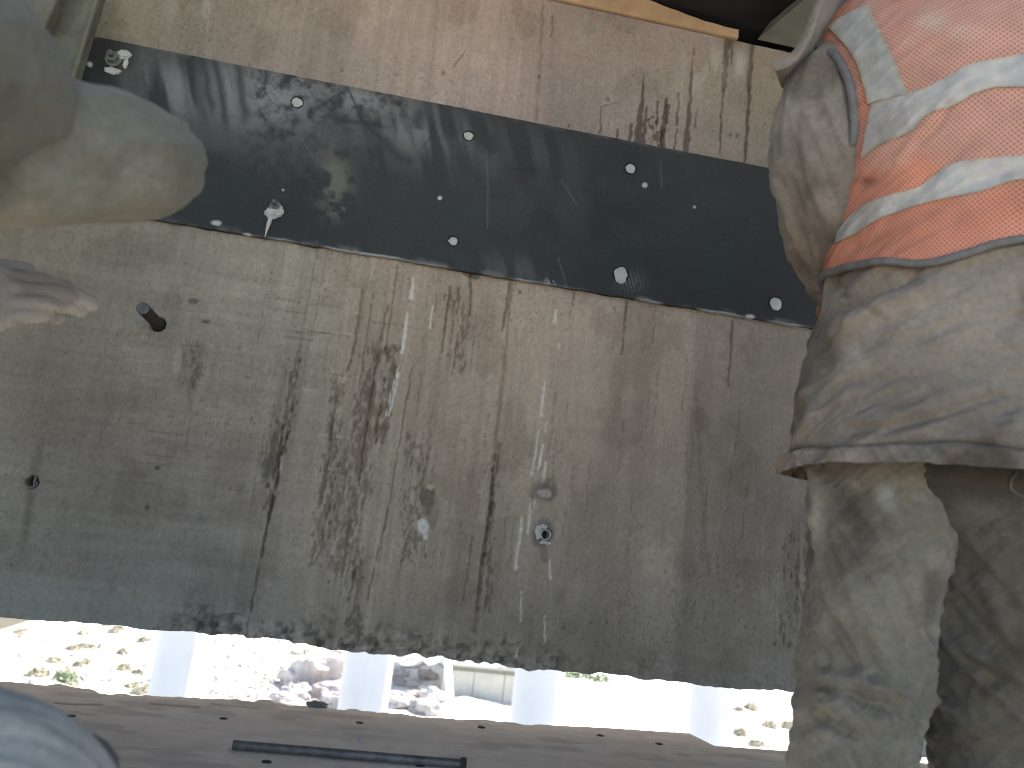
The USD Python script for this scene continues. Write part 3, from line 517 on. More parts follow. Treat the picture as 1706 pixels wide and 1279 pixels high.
for sx in (-1.6, -.2, 1.2):
    part(dk, 'bearer', box((sx, 1.5, BZ-.085), (.09, .9, .10)), 'timber', False)
pa, pb = PZ(388, 1241, BZ+.009), PZ(772, 1273, BZ+.009); dd = (pb-pa)/np.linalg.norm(pb-pa)
pp = thing('steel_pipe', 'thin grey steel pipe lying on the plywood deck', 'pipe', (pa+pb)/2)
part(pp, 'pipe_body', tube([pa+dd*x for x in np.linspace(0, np.linalg.norm(pb-pa), 12)], .0078, 20), 'steel', 40)
part(pp, 'end_collar', tube([pb-dd*.006, pb-dd*.005, pb+dd*.004, pb+dd*.005], [.0092, .0108, .0108, .009], 20), 'rust', 30)
# timber under the beam at far right, seen between the worker's legs
c0, c1 = P(1500, 1174, WY-.03), P(1760, 1290, WY-.03)
tm = thing('form_board', 'nailed form board under the beam, seen between the legs of the worker in the vest', 'board', (c0+c1)/2)
z1, z0 = P(1545, 1180, WY-.03)[2], P(1545, 1264, WY-.03)[2]
part(tm, 'board_face', box(((c0[0]+c1[0])/2, WY+.02, (z0+z1)/2-.001), (c1[0]-c0[0], .08, z1-z0), .004), 'pale_concrete', False)
for q in ((1531, 1244), (1555, 1243)): c = P(*q, WY-.022); part(tm, 'nail_head', tube([c, c+[0, -.003, 0]], .005, 10), 'nail', 30)
# pale corbel end below the beam's left end
v = np.array([P(-160, 1010, 2.5), P(60, 1030, 2.5), P(-160, 1098, 2.5)]); v = np.vstack([v, v+[0, .5, 0]])
single('concrete_ledge', 'pale wedge of concrete showing under the beam at the left edge', 'ledge', trimesh.convex.convex_hull(v), 'pale_concrete', False)

# ------------------------------------------------------------------ far below: ground, columns, rubble
r_ = np.r_[np.linspace(0, 30, 40), np.geomspace(30.5, 60, 90), np.geomspace(61, 600, 40)]; th = np.linspace(-np.pi, np.pi, 361); th = np.sort(np.r_[th, np.linspace(.95, 2.2, 300)])
RR, TT = np.meshgrid(r_, th, indexing='ij'); gx, gy = RR*np.cos(TT), RR*np.sin(TT)
def ground_z(x, y): return .35*(fbm(x*.25, y*.25, 0, 4, 801)-.5)*2+.10*(fbm(x*1.6, y*1.6, 0, 3, 802)-.5)+sst(42, 160, y)*26+sst(-8, -40, x)*sst(15, 30, y)*4
gz = ground_z(gx, gy); gc = np.ones(gx.shape+(3,))*np.array([.62, .58, .52]); gn = fbm(gx*.5, gy*.5, 0, 5, 803); gc *= (1+.3*(gn-.5))[..., None]; gc *= (1+.2*(fbm(gx*3, gy*3, 0, 3, 804)-.5))[..., None]
single('ground', 'pale sunlit bare ground and slope beyond the columns', 'ground', tri(np.stack([gx, gy, gz], -1).reshape(-1, 3), quads(len(r_), len(th))), 'rock', True, gc.reshape(-1, 3), kind='structure')
CY = 20.0
cdefs = [(305, 1055, 272, 346, 'first bridge column from the left, seen through the gap'), (617, 1090, 578, 660, 'second column from the left, beside the rubble, with a faint green stain'), (897, 1110, 860, 936, 'third column from the left, right of the pale retaining wall'), (1184, 1145, 1148, 1215, 'rightmost column, with a blue shaded side, near the worker in the vest')]
for i, (cx, cyy, xl, xr, lab) in enumerate(cdefs):
    c = P(cx, cyy, CY); rad = (xr-xl)/2/FPX*((c-EYE)@CF)*.99; n = 48
    a_ = np.arange(n)/n*2*np.pi; prof = [(rad*1.25, -.4), (rad*1.25, .5), (rad*1.2, .55), (rad, .56), (rad, 2.9), (rad*1.004, 2.91), (rad*1.004, 2.93), (rad, 2.94), (rad, 7.2)]
    v = np.vstack([np.stack([c[0]+rr*np.cos(a_), CY+rr*np.sin(a_), np.full(n, zz)], 1) for rr, zz in prof])
    t_ = thing('bridge_column', lab, 'column', (c[0], CY, 0), 'round columns under the bridge'); part(t_, 'shaft', tri(v[3*n:], quads(6, n, closed=True)), 'column_paint', 40); part(t_, 'footing', tri(v[:4*n], quads(4, n, closed=True)), 'pale_concrete', 40)
cap = thing('pier_cap', 'pale concrete cap beam resting on the far columns', 'beam', (2, CY, 7.2)); part(cap, 'cap_body', box((2.0, CY, 7.75), (22, 1.7, 1.1), .05), 'pale_concrete', False)
def rock(name, q, s, seed, lab=None, y=None, group=None, col=(.46, .42, .37), flat=1.0):
    g = PZ(q[0], q[1], .0) if y is None else P(q[0], q[1], y)
    if y is None: g[2] = ground_z(g[0], g[1])
    m = blob((0, 0, 0), (s, s*.8, s*.65*flat), seed, .55, 1.3, 3); ck = np.round(m.vertices/(s*.45)); m.vertices = m.vertices*.72+.28*ck*s*.45
    m.apply_translation(g+[0, 0, s*.25]); col = np.array(col)*(1+.3*(meshkit.noise(m.vertices*3/s, seed)-.5))[:, None]
    single(name, lab, 'rock', m, 'rock', 30 if False else False, col, group)
rock('boulder', (545, 1150), 1.5, 3, 'large angular boulder in the rubble left of the second column', col=(.44, .39, .36))
rng = np.random.default_rng(11)
for i in range(46):
    q = (rng.uniform(470, 578), rng.uniform(1085, 1195)) if i < 30 else (rng.uniform(655, 745), rng.uniform(1105, 1195))
    rock('rubble_rock', q, rng.uniform(.22, .6), 20+i, 'broken pale rock in the rubble heap around the second column', group='rubble rocks around the second column', col=rng.choice([(.46, .42, .40), (.36, .34, .33), (.42, .36, .34), (.5, .47, .43)]))
# gravel as stuff
gv = []; base = trimesh.creation.icosphere(subdivisions=0)
for i in range(2200):
    q = (rng.uniform(345, 580), rng.uniform(1050, 1205)) if i < 1500 else ((rng.uniform(0, 275), rng.uniform(1035, 1160)) if i < 2000 else (rng.uniform(650, 1340), rng.uniform(1090, 1255)))
    g = PZ(*q, 0); g[2] = ground_z(g[0], g[1]); s = .03+.11*rng.random()**2.5; gv.append(tri(base.vertices*s*rng.uniform(.6, 1.3, (12, 1))+g, base.faces))
gm = cat(*gv); single('gravel', 'loose pale stones scattered over the ground between the columns', 'gravel', gm, 'rock', False, np.repeat(rng.uniform(.38, .56, (len(gv), 1)), 12, 0)*np.array([1, .93, .83]), kind='stuff')
# retaining wall and rocky bank behind the third column
a, b = PZ(700, 1178, .0), PZ(880, 1210, .0); yw = 31.0
wl, wr = P(735, 1150, yw), P(890, 1150, yw); zt_, zb_ = P(800, 1120, yw)[2], -.3
rw = thing('retaining_wall', 'low pale concrete retaining wall between the second and third columns', 'wall', ((wl[0]+wr[0])/2, yw, 0))
npan = 3; px_ = np.linspace(wl[0], wr[0], npan+1)
for k in range(npan): part(rw, 'panel', box(((px_[k]+px_[k+1])/2, yw+.2+.01*(k % 2), (zt_+zb_)/2), (px_[k+1]-px_[k]-.012, .4, zt_-zb_), .02), 'pale_concrete', False)
part(rw, 'coping', box(((wl[0]+wr[0])/2, yw+.2, zt_+.09), (wr[0]-wl[0]+.2, .6, .15), .03), 'old_concrete', False)
bx_, by_ = np.meshgrid(np.linspace(P(655, 1100, yw)[0], wr[0]+.4, 120), np.linspace(yw+.3, yw+9, 50)); bz_ = zt_-.1+(by_-yw)*.42+.5*(fbm(bx_*1.3, by_*1.3, 0, 4, 811)-.5)+.35*(noise(bx_*3.2, by_*3.2, seed=812)-.5)
single('rocky_bank', 'broken rocky bank rising above the low retaining wall', 'bank', tri(np.stack([bx_, by_, bz_], -1).reshape(-1, 3), quads(50, 120)), 'rock', False, np.full((6000, 3), .52)*(1+.5*(noise(bx_*2, by_*2, seed=813)-.5)).reshape(-1, 1), kind='structure')
a, b = P(752, 1200, 27), P(744, 1070, 27); a = a+(a-b)*.9
pl_ = thing('survey_pole', 'thin white pole standing between the second and third columns', 'pole', a); part(pl_, 'pole_shaft', tube([a, b], .13, 14), 'white_pole', 40); part(pl_, 'pole_foot', tube([a, a+(b-a)*.02], .2, 14), 'pale_concrete', 30)
def shrub_mesh(seed, n=160, s=.5, h=.5):
    r = np.random.default_rng(seed); V, F = [], []
    for k in range(n):
        d = r.normal(size=3); d /= np.linalg.norm(d); c = d*r.uniform(.3, 1)**.6*np.array([s, s, h]); c[2] = abs(c[2])
        a_ = r.normal(size=3); a_ /= np.linalg.norm(a_); b_ = np.cross(a_, d); l = r.uniform(.05, .12); V += [c-a_*l, c+b_*l*.5, c+a_*l, c-b_*l*.5]; k4 = 4*k; F += [[k4, k4+1, k4+2], [k4, k4+2, k4+3]]
    return tri(V, F)
def shrub(name, q, seed, s, mat, lab, group=None):
    g = PZ(*q, 0); g[2] = ground_z(g[0], g[1])-.03; t_ = thing(name, lab, 'shrub', g, group)
    m = shrub_mesh(seed, 150, s, s*.8); m.apply_translation(g); part(t_, 'foliage', m, mat, False)
    st = cat(*[tube([g-[0, 0, .1], g+np.array([math.cos(k*2.1)*s*.3, math.sin(k*2.1)*s*.3, s*.5])], [.02, .006], 5) for k in range(4)]); part(t_, 'stem', st, 'dry_leaf', False)
for i in range(34):
    q = (rng.uniform(10, 265), rng.uniform(1045, 1155)) if i < 27 else (rng.uniform(1225, 1330), rng.uniform(1165, 1240))
    shrub('dry_shrub', q, 900+i, rng.uniform(.18, .42), 'dry_leaf', 'small dry shrub on the sunlit ground' , 'dry shrubs on the sunlit slope')
shrub('green_bush', (113, 1135), 950, .5, 'leaf', 'small green bush at the near edge of the sunlit ground, left of the first column')
for i, q in enumerate([(950, 1128), (972, 1130), (1000, 1136)]): shrub('pale_bush', q, 960+i, .6, 'leaf', 'bush on the bright ground just right of the third column, under the beam edge', 'bushes right of the third column')
#PEOPLE
# ------------------------------------------------------------------ people
def hull_chain(segs):
    out = []
    for a, ra, b, rb in segs:
        pts = []
        for c, r in ((a, ra), (b, rb)):
            pts.append(trimesh.creation.icosphere(subdivisions=2).vertices*r+np.asarray(c))
        out.append(m3.Manifold.hull_points(np.vstack(pts)))
    return out
def union(ms, edge, it=12):
    m = m3.Manifold.batch_boolean(ms, m3.OpType.Add).refine_to_length(edge); q = m.to_mesh()
    t = trimesh.Trimesh(q.vert_properties[:, :3], q.tri_verts, process=True)
    trimesh.smoothing.filter_taubin(t, lamb=.5, nu=.53, iterations=it); return t
def unit(v): v = np.asarray(v, float); return v/np.linalg.norm(v)
def hand_segs(wrist, d, n, thumb_side, curl=(.35, .45, .3), grow=0.0, k=1.0, spread=.05):
    """d: towards the fingers, n: out of the back of the hand; thumb_side +1/-1 along cross(n, d)"""
    d, n = unit(d), unit(n); n = unit(n-d*(n@d)); s = np.cross(n, d)*thumb_side; w = np.asarray(wrist, float)
    segs = []; palm = [(w+d*.012*k, .021), (w+d*.018*k+s*.016*k, .019), (w+d*.018*k-s*.014*k, .018)]
    kn = []
    for i, (o, fwd) in enumerate(((.031, .088), (.010, .092), (-.011, .088), (-.030, .080))):
        kn.append(w+d*fwd*k+s*o*k); palm.append((kn[-1], .0115))
    pts = np.vstack([trimesh.creation.icosphere(subdivisions=2).vertices*(r*k+grow)+c for c, r in palm]); out = [m3.Manifold.hull_points(pts)]
    for i, ls in enumerate(((.042, .026, .021), (.046, .030, .022), (.043, .028, .021), (.034, .021, .019))):
        p = kn[i]; ang = 0; r = (.0098, .0102, .0096, .0086)[i]*k+grow
        for j in range(3):
            ang += curl[j]*(1+.12*i); q = p+(d*math.cos(ang)-n*math.sin(ang)+s*(spread*(1.5-i)-.02))*ls[j]*k; segs.append((p, r, q, r*.93)); p, r = q, r*.93
    t0 = w+d*.028*k+s*.022*k-n*.006; t1 = t0+unit(d*.62+s*.72-n*.35)*.042*k; t2 = t1+unit(d*.93+s*.25-n*.35)*.032*k; t3 = t2+unit(d*.98-s*.05-n*.3)*.024*k
    segs += [(t0, .015*k+grow, t1, .0115*k+grow), (t1, .0115*k+grow, t2, .0105*k+grow), (t2, .0105*k+grow, t3, .009*k+grow)]
    return out+hull_chain(segs)
def head_parts(c, f, up=(0, 0, 1)):
    """skull centre c, looking along f: skull, jaw, nose, ears, brows, lips in one body list; and the hair cap"""
    f = unit(f); u = unit(up); r = np.cross(f, u); S = trimesh.creation.icosphere(subdivisions=3).vertices
    ell = lambda o, a: m3.Manifold.hull_points((S*a)@np.array([r, f, u])+c+r*o[0]+f*o[1]+u*o[2])
    out = [ell((0, 0, .03), (.075, .095, .09)), ell((0, .025, -.05), (.056, .066, .068)), ell((0, .095, -.018), (.013, .020, .012)), ell((0, .088, .004), (.009, .012, .026)),
           ell((-.08, -.005, -.012), (.009, .018, .030)), ell((.08, -.005, -.012), (.009, .018, .030)), ell((0, .085, -.058), (.024, .008, .0055)), ell((0, .083, -.068), (.021, .008, .006)),
           ell((-.031, .080, .020), (.022, .010, .006)), ell((.031, .080, .020), (.022, .010, .006))]
    eyes = [trimesh.Trimesh((S*.0125)+c+r*x+f*.078+u*.003, trimesh.creation.icosphere(subdivisions=3).faces, process=False) for x in (-.031, .031)]
    hv = (S*np.array([.083, .104, .098]))@np.array([r, f, u])+c+u*.036-f*.010; keep = trimesh.creation.icosphere(subdivisions=3).faces
    loc = (hv-c)@np.stack([r, f, u], 1); lim = np.where(loc[:, 1] > .02, .07, np.where(loc[:, 1] < -.03, -.055, -.01)); hv = hv-np.maximum(0, lim-loc[:, 2])[:, None]*0
    ok = loc[:, 2] > lim; fc = keep[ok[keep].all(1)]; h = trimesh.Trimesh(hv*1.0, fc, process=True); h.vertices += h.vertex_normals*.003*(noise(h.vertices[:, 0]*90, h.vertices[:, 1]*90, h.vertices[:, 2]*40)[:, None])
    return out, eyes, h
# ---- cloth surfaces: closed rings of points, grids (m rings, n around)
def normals(G):
    du = np.gradient(G, axis=0); dv = (np.roll(G, -1, 1)-np.roll(G, 1, 1)); N = np.cross(dv, du); return N/(np.linalg.norm(N, axis=2, keepdims=True)+1e-12)
def close_grid(G, flip=False, caps=(True, True)):
    m, n = G.shape[:2]; f = quads(m, n, flip, True); v = G.reshape(-1, 3); j = np.arange(n); k = (j+1) % n; ex = []
    if caps[0]: ex.append(G[0].mean(0)); a = len(v)+len(ex)-1; t = np.stack([np.full(n, a), k, j], 1); f = np.vstack([f, t[:, ::-1] if flip else t])
    if caps[1]: ex.append(G[-1].mean(0)); a = len(v)+len(ex)-1; t = np.stack([np.full(n, a), (m-1)*n+j, (m-1)*n+k], 1); f = np.vstack([f, t[:, ::-1] if flip else t])
    return tri(np.vstack([v]+[e[None] for e in ex]), f), len(ex)
def outward(mesh):
    if mesh.volume < 0: mesh.faces = mesh.faces[:, ::-1]
    return mesh
def limb_grid(pts, rad, m, n, ref, flat=1.0):
    """tube through pts with spline radii; ref: direction that gives angle 0 its side"""
    pts = np.asarray(pts, float); L = np.r_[0, np.cumsum(np.linalg.norm(np.diff(pts, axis=0), axis=1))]; s = np.linspace(0, L[-1], m)
    c = CubicSpline(L, pts)(s); r = PchipInterpolator(L, rad)(s); T = np.gradient(c, axis=0); T /= np.linalg.norm(T, axis=1, keepdims=True)
    u = np.asarray(ref, float); U = []
    for k in range(m):
        u = u-T[k]*(u@T[k]); u = unit(u); U.append(u)
    U = np.array(U); V_ = np.cross(T, U); th = np.arange(n)/n*2*np.pi
    G = c[:, None]+r[:, None, None]*(np.cos(th)[None, :, None]*U[:, None]+np.sin(th)[None, :, None]*V_[:, None]*flat)
    return G, s, th
def ridge(n): return 1-np.abs(2*n-1)
def folds(a, b, seed, sharp=2.0, f=(1, 1), o=3):
    q = ridge(fbm(a*f[0], b*f[1], seed*3.7, o, seed)); return np.clip((q-.35)/.65, 0, 1)**sharp
def puff(G, disp):
    return G+normals(G)*disp[..., None]
def cloth_col(G, base, seed, dark=(.45, .42, .38), k=.55, light=1.25):
    x, y, z = G[..., 0], G[..., 1], G[..., 2]; c = np.ones(x.shape+(3,))*np.array(base)
    c *= (1+.9*(fbm(x*6, y*6+z*2, z*6, 4, seed)-.5)+.25*(fbm(x*40, y*40, z*40, 3, seed+9)-.5))[..., None]
    st = sst(.52, .68, fbm(x*9, y*9, z*7, 4, seed+1)); c = c*(1-k*st[..., None]*(1-np.array(dark)))
    du_ = sst(.55, .7, fbm(x*13, y*13, z*11, 4, seed+2)); c = c*(1+(light-1)*du_[..., None]); return np.clip(c, .01, .8)

# ================= the worker in the orange vest, seen from behind
AL = math.radians(15); FW = np.array([math.sin(AL), math.cos(AL), 0]); RT = np.array([math.cos(AL), -math.sin(AL), 0]); UP = np.array([0, 0, 1.0])
O = np.array([.750, .93, 6.0])
def B(lat, fwd, z): return O+RT*lat+FW*fwd+UP*z
wk = thing('person', 'person in dusty tan jacket and orange mesh vest, standing with back turned', 'person', (O[0], O[1], 5.34))
# body
LX = {-1: (-.080, -.104, -.113, -.118, -.124, -.132, -.134, -.136, -.138), 1: (.060, .062, .052, .054, .060, .066, .080, .095, .10)}
sk = head_parts(B(.0, .02, 1.02), FW)
segs = [(B(0, 0, .18), .085, B(0, -.02, .40), .10), (B(0, -.02, .40), .105, B(0, -.05, .66), .10), (B(-.11, -.04, .66), .07, B(.11, -.04, .66), .07), (B(0, -.05, .70), .06, B(0, 0, .95), .055), (B(-.08, 0, .17), .06, B(.06, 0, .17), .06)]
for sd in (-1, 1):
    segs += [(B(.15*sd, -.045, .68), .045, B(.178*sd, -.005, .53), .036), (B(.178*sd, -.005, .53), .034, B(.06*sd, .345, .54), .026),
             (B(LX[sd][1], 0, .12), .055, B(LX[sd][5], .0, -.20), .045), (B(LX[sd][5], .0, -.20), .045, B(LX[sd][7], -.01, -.58), .036), (B(LX[sd][8], -.01, -.60), .036, B(LX[sd][8]+.01*sd, .13, -.632), .026)]
ms = hull_chain(segs)+sk[0]
for sd in (-1, 1): ms += hand_segs(B(.06*sd, .36, .54), FW+UP*.1-RT*sd*.15, UP*.6+RT*sd*.8, sd*-1)
bm = union(ms, .009, 6); part(wk, 'body', bm, 'skin', True, np.full((len(bm.vertices), 3), 1.)*np.array([.30, .17, .11]))
[part(wk, 'eye', e_, 'white_pole', True) for e_ in sk[1]]; part(wk, 'hair', sk[2], 'hair_black', True)
# jacket torso
tz_ = [.138, .155, .25, .33, .40, .50, .60, .68, .74, .79, .83, .86, .92]
ta = PchipInterpolator(tz_, [.216, .215, .202, .188, .174, .180, .198, .212, .216, .202, .160, .100, .078])
tb_ = PchipInterpolator(tz_, [.165, .163, .152, .143, .138, .142, .146, .142, .126, .105, .09, .083, .078])
tf = PchipInterpolator(tz_, [0, 0, -.002, -.006, -.01, -.025, -.045, -.055, -.055, -.05, -.04, -.03, -.02])
tl = PchipInterpolator(tz_, [0, 0, 0, 0, 0, .0, .002, .004, .004, .004, .004, .004, .004])
def spow(v, p): return np.sign(v)*np.abs(v)**p
FOLDL = [([(1388, 525), (1440, 505), (1500, 476), (1548, 448)], 9, -.010), ([(1395, 548), (1450, 530), (1520, 500), (1600, 470)], 16, .008), ([(1400, 470), (1412, 490), (1420, 505)], 7, -.007), ([(1368, 560), (1362, 620), (1340, 690)], 16, .008), ([(1385, 560), (1390, 620), (1360, 700)], 14, -.008),
         ([(1470, 520), (1455, 560), (1425, 600)], 20, -.007), ([(1390, 640), (1480, 632), (1580, 620)], 9, -.004), ([(1380, 722), (1470, 718), (1560, 700), (1640, 670), (1706, 655)], 9, -.007), ([(1400, 705), (1480, 700), (1580, 670), (1690, 630)], 16, .006), ([(1650, 560), (1706, 520)], 12, -.005), ([(1660, 740), (1690, 700), (1740, 660)], 12, .005),
         ([(1440, 330), (1500, 270), (1560, 190), (1620, 110)], 10, .006), ([(1470, 370), (1530, 320), (1580, 270), (1640, 200)], 10, -.007), ([(1520, 250), (1560, 215), (1590, 165)], 7, -.007), ([(1500, 400), (1600, 340), (1680, 300)], 12, .004), ([(1600, 300), (1650, 230), (1706, 190)], 12, .004), ([(1440, 310), (1470, 300), (1500, 270)], 7, -.005), ([(1420, 420), (1500, 380), (1560, 355)], 10, -.004)]
def torso_raw(th, z, off=0.0):
    s, c = spow(np.sin(th), .86), spow(np.cos(th), .86); a, b = ta(z)+off, tb_(z)+off
    return O+UP*z[..., None]+RT*(tl(z)-a*s)[..., None]+FW*(tf(z)-b*c)[..., None]
def torso_disp(th, z):
    sx = -th*.19; al = sx+.55*z; ac = z-.55*sx; back = sst(2.3, 1.2, np.abs(th))
    d = .011*folds(al*3.0, ac*13, 11, 2.0)+.006*folds(al*5, ac*24, 12, 2.0)+.003*folds(al*9, ac*50, 17, 2.0)-.007+.006*(noise(np.cos(th)*2+3, np.sin(th)*2+3, z*7, 13)-.5)
    d = d*(.55+.6*sst(.52, .40, z))
    pu = torso_raw(th, z); qx_, qy_ = proj(pu)
    for pts, w, h in FOLDL:
        dd, t = seg_dist(qx_, qy_, pts); d = d+h*np.exp(-(dd/w)**2)*back*sst(0, .15, t)*sst(1, .8, t)
    seam = .164+.004*np.sin(th*5); hb_ = np.exp(-((z-seam)/.0035)**2); d = d-.005*hb_
    pk = folds(sx*30+(z-.13)*18, z*0+1, 15, 2.0, o=2)*sst(.169, .158, z)*.006; d = d+pk+.004*sst(.166, .160, z)
    return d
def torso(th, z, off=0.0, ease=1.0):
    """points of the jacket's trunk, wrinkles included"""
    h = 2e-3; p = torso_raw(th, z); dz = torso_raw(th, z+h)-p; dt = torso_raw(th+h, z)-p; N = np.cross(dz, dt); N /= np.linalg.norm(N, axis=-1, keepdims=True)
    if N[0, 0]@(p[0, 0]-O-UP*z[0, 0]) < 0: N = -N
    return p+N*(torso_disp(th, z)*ease+off)[..., None]
nt, nzt = 420, 330
th_ = np.linspace(-np.pi, np.pi, nt, endpoint=False); zz_ = np.linspace(.138, .915, nzt); TH, ZT = np.meshgrid(th_, zz_)
TH2 = TH; hemd = .006*np.sin(TH*3+1)+.010*np.exp(-((TH-1.2)/.5)**2); TG = torso(TH2, ZT); TG[..., 2] += (hemd*sst(.30, .138, ZT))
tm_, ex = close_grid(TG, caps=(False, True)); outward(tm_); jc = cloth_col(TG, (.195, .163, .127), 21, k=.85)
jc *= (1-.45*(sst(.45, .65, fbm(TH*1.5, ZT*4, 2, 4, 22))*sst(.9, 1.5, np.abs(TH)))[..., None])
seamc = np.exp(-((ZT-.164-.004*np.sin(TH*5))/.0022)**2); jc *= (1-.55*seamc)[..., None]
inner = TG+normals(TG)*0; jk = part(wk, 'jacket', tm_, 'cloth', True, np.vstack([jc.reshape(-1, 3), [jc[-1].mean(0)]*ex]))
# look-up from a picture point to (theta, z) on the vest surface
fine_th, fine_z = np.meshgrid(np.linspace(-1.9, 1.9, 700), np.linspace(.13, .90, 500)); fp = torso_raw(fine_th, fine_z, .010); fqx, fqy = proj(fp)
vis = np.einsum('ijk,ijk->ij', np.cross(np.gradient(fp, axis=0), np.gradient(fp, axis=1)), EYE-fp); sgn = np.sign(vis[250, 350]); okk = (vis*sgn > 0)
lut = cKDTree(np.stack([fqx[okk], fqy[okk]], 1)); lth, lz = fine_th[okk], fine_z[okk]
def on_back(pts): _, i = lut.query(np.asarray(pts, float)); return np.stack([lth[i], lz[i]], 1)
def curve(pts, n, mirror=False):
    q = on_back(pts)
    if mirror:                                                  # the same line round the other half of the back
        m_ = q[q[:, 0] > .12]; q = np.vstack([m_, np.c_[0*m_[:1, 0], [q[np.argmin(np.abs(q[:, 0])), 1]]], np.c_[-m_[::-1, 0], m_[::-1, 1]]])
    L = np.r_[0, np.cumsum(np.hypot(np.diff(q[:, 0])*.2, np.diff(q[:, 1])))+np.arange(1, len(q))*1e-6]; s = np.linspace(0, L[-1], n)
    return np.stack([PchipInterpolator(L, q[:, 0])(s), PchipInterpolator(L, q[:, 1])(s)], 1)
# vest: back panel wrapping under the arms, cut out at the armholes
hemc = curve([(1373, 466), (1400, 449), (1470, 437), (1540, 440), (1600, 425), (1660, 405), (1706, 396)], 40)
arm = on_back([(1424, 232), (1425, 200), (1422, 165), (1412, 128), (1395, 96), (1366, 64)])
zh = PchipInterpolator(*zip(*sorted({round(float(t), 3): float(z) for t, z in hemc}.items())), extrapolate=False)
t_lo, t_hi = hemc[:, 0].min(), hemc[:, 0].max()
def hem_z(t):
    t = np.abs(t); return np.where(t < t_lo, zh(max(t_lo+1e-3, .02)), np.where(t > t_hi, zh(t_hi-1e-3)-.0*t, zh(np.clip(t, t_lo+1e-3, t_hi-1e-3))))
az = np.r_[.30, .50, arm[0, 1]-.035, arm[:, 1], .89]; at_ = np.r_[2.2, 2.2, 1.75, arm[:, 0], arm[-1, 0]*.9]
o_ = np.argsort(az); az, at_ = az[o_], at_[o_]; kk = np.r_[True, np.diff(az) > 1e-4]; half = PchipInterpolator(az[kk], at_[kk])
topz = .845
nv_, nu_ = 300, 420
su = np.linspace(-1, 1, nu_); tv = np.linspace(0, 1, nv_)
VZ = np.empty((nv_, nu_)); VT = np.empty((nv_, nu_))
z0 = hem_z(su*2.2)
for i, t in enumerate(tv):
    zrow = z0*(1-t)+topz*t; VZ[i] = zrow; VT[i] = -su*half(np.clip(zrow, .3, .89))
VG = torso(VT, VZ, .009, .5); vs, ring = sheet(VG, .003, None)
vcx = np.stack([-VT*.19, VZ], -1)
oc = np.ones(VT.shape+(3,))*np.array([.53, .19, .11]); oc *= (1+.35*(fbm(VT*3, VZ*14, 1, 4, 31)-.5))[..., None]
fade = sst(.40, .60, fbm(VT*1.6+2, VZ*7, 3, 4, 32)); oc = oc+(np.array([.47, .265, .195])-oc)*(.55*fade+.25)[..., None]
qx_, qy_ = proj(VG); m_ = np.exp(-((qx_-1560)/55)**2-((qy_-45)/24)**2); oc = oc+(np.array([.42, .36, .28])-oc)*(.75*m_*sst(.35, .6, fbm(VT*6, VZ*30, 4, 3, 33)))[..., None]
m_ = np.exp(-((qx_-1444)/16)**2-((qy_-302)/8)**2); oc = oc*(1-.5*m_)[..., None]
uvv = vcx.reshape(-1, 2); of = np.clip(oc, .02, .8).reshape(-1, 3)
ves = part(wk, 'vest', outward(vs), 'vest_mesh', True, np.vstack([of, of*.5, of[ring], of[ring]]), uv=np.vstack([uvv, uvv, uvv[ring], uvv[ring]]))
part(ves, 'hem_binding', tube(torso(VT[:1], VZ[:1], .0105, .5)[0], .0055, 8), 'piping')
e = torso(VT[:, :1], VZ[:, :1], .012, .5)[:, 0]; part(ves, 'armhole_binding', tube(e, .0062, 8), 'piping')
e = torso(VT[:, -1:], VZ[:, -1:], .012, .5)[:, 0]; part(ves, 'armhole_binding', tube(e, .0062, 8), 'piping')
def ribbon(top_px, bot_px_, n, name, mirror=True, off=.0115, stitch=True):
    a, b = curve(top_px, n, mirror), curve(bot_px_, n, mirror); t = np.linspace(0, 1, 30)[:, None, None]; q = b[None]*(1-t)+a[None]*t
    g = torso(q[..., 0], q[..., 1], off, .5); g2, rg = sheet(g, .0018); k = g.shape[0]*g.shape[1]
    c = np.ones((30, n, 3))*np.array([.35, .325, .285]); c *= (1+.2*(fbm(q[..., 0]*4, q[..., 1]*24, 5, 4, 41)-.5))[..., None]; dk_ = sst(.55, .7, fbm(q[..., 0]*5+q[..., 1]*9, q[..., 1]*14, 7, 4, 42)); c *= (1-.22*dk_)[..., None]
    if stitch: c[1:2] *= np.array([.95, .88, .6]); c[-2:-1] *= np.array([.95, .88, .6])
    c = np.clip(c, .02, .7).reshape(-1, 3); return part(ves, name, outward(g2), 'tape', True, np.vstack([c, c, c[rg], c[rg]]))
ribbon([(1452, 172), (1490, 160), (1528, 150), (1569, 131), (1610, 109), (1663, 98), (1700, 88)], [(1436, 262), (1460, 242), (1513, 218), (1539, 191), (1588, 173), (1625, 154), (1663, 143), (1700, 143)], 220, 'reflective_tape')
ribbon([(1398, 386), (1441, 340), (1520, 312), (1588, 268), (1640, 262), (1700, 257)], [(1394, 406), (1420, 392), (1475, 357), (1550, 334), (1625, 319), (1700, 296)], 220, 'reflective_tape')
def strap(sg):
    a, b = curve([(1383, 50), (1419, 90), (1436, 128), (1446, 172)], 60), curve([(1445, 14), (1471, 68), (1494, 116), (1509, 156)], 60); t = np.linspace(0, 1, 24)[:, None, None]; q = b[None]*(1-t)+a[None]*t; q[..., 0] *= sg
    g = torso(q[..., 0], q[..., 1], .0108, .5); g2, rg = sheet(g, .0018); c = np.clip(np.ones((24, 60, 3))*np.array([.35, .325, .285])*(1+.5*(fbm(q[..., 0]*9, q[..., 1]*12, 5, 4, 43)-.5))[..., None], .02, .7); c[1:2] *= np.array([.95, .88, .6]); c[-2:-1] *= np.array([.95, .88, .6]); c = c.reshape(-1, 3)
    part(ves, 'shoulder_tape', outward(g2), 'tape', True, np.vstack([c, c, c[rg], c[rg]]))
strap(1); strap(-1)
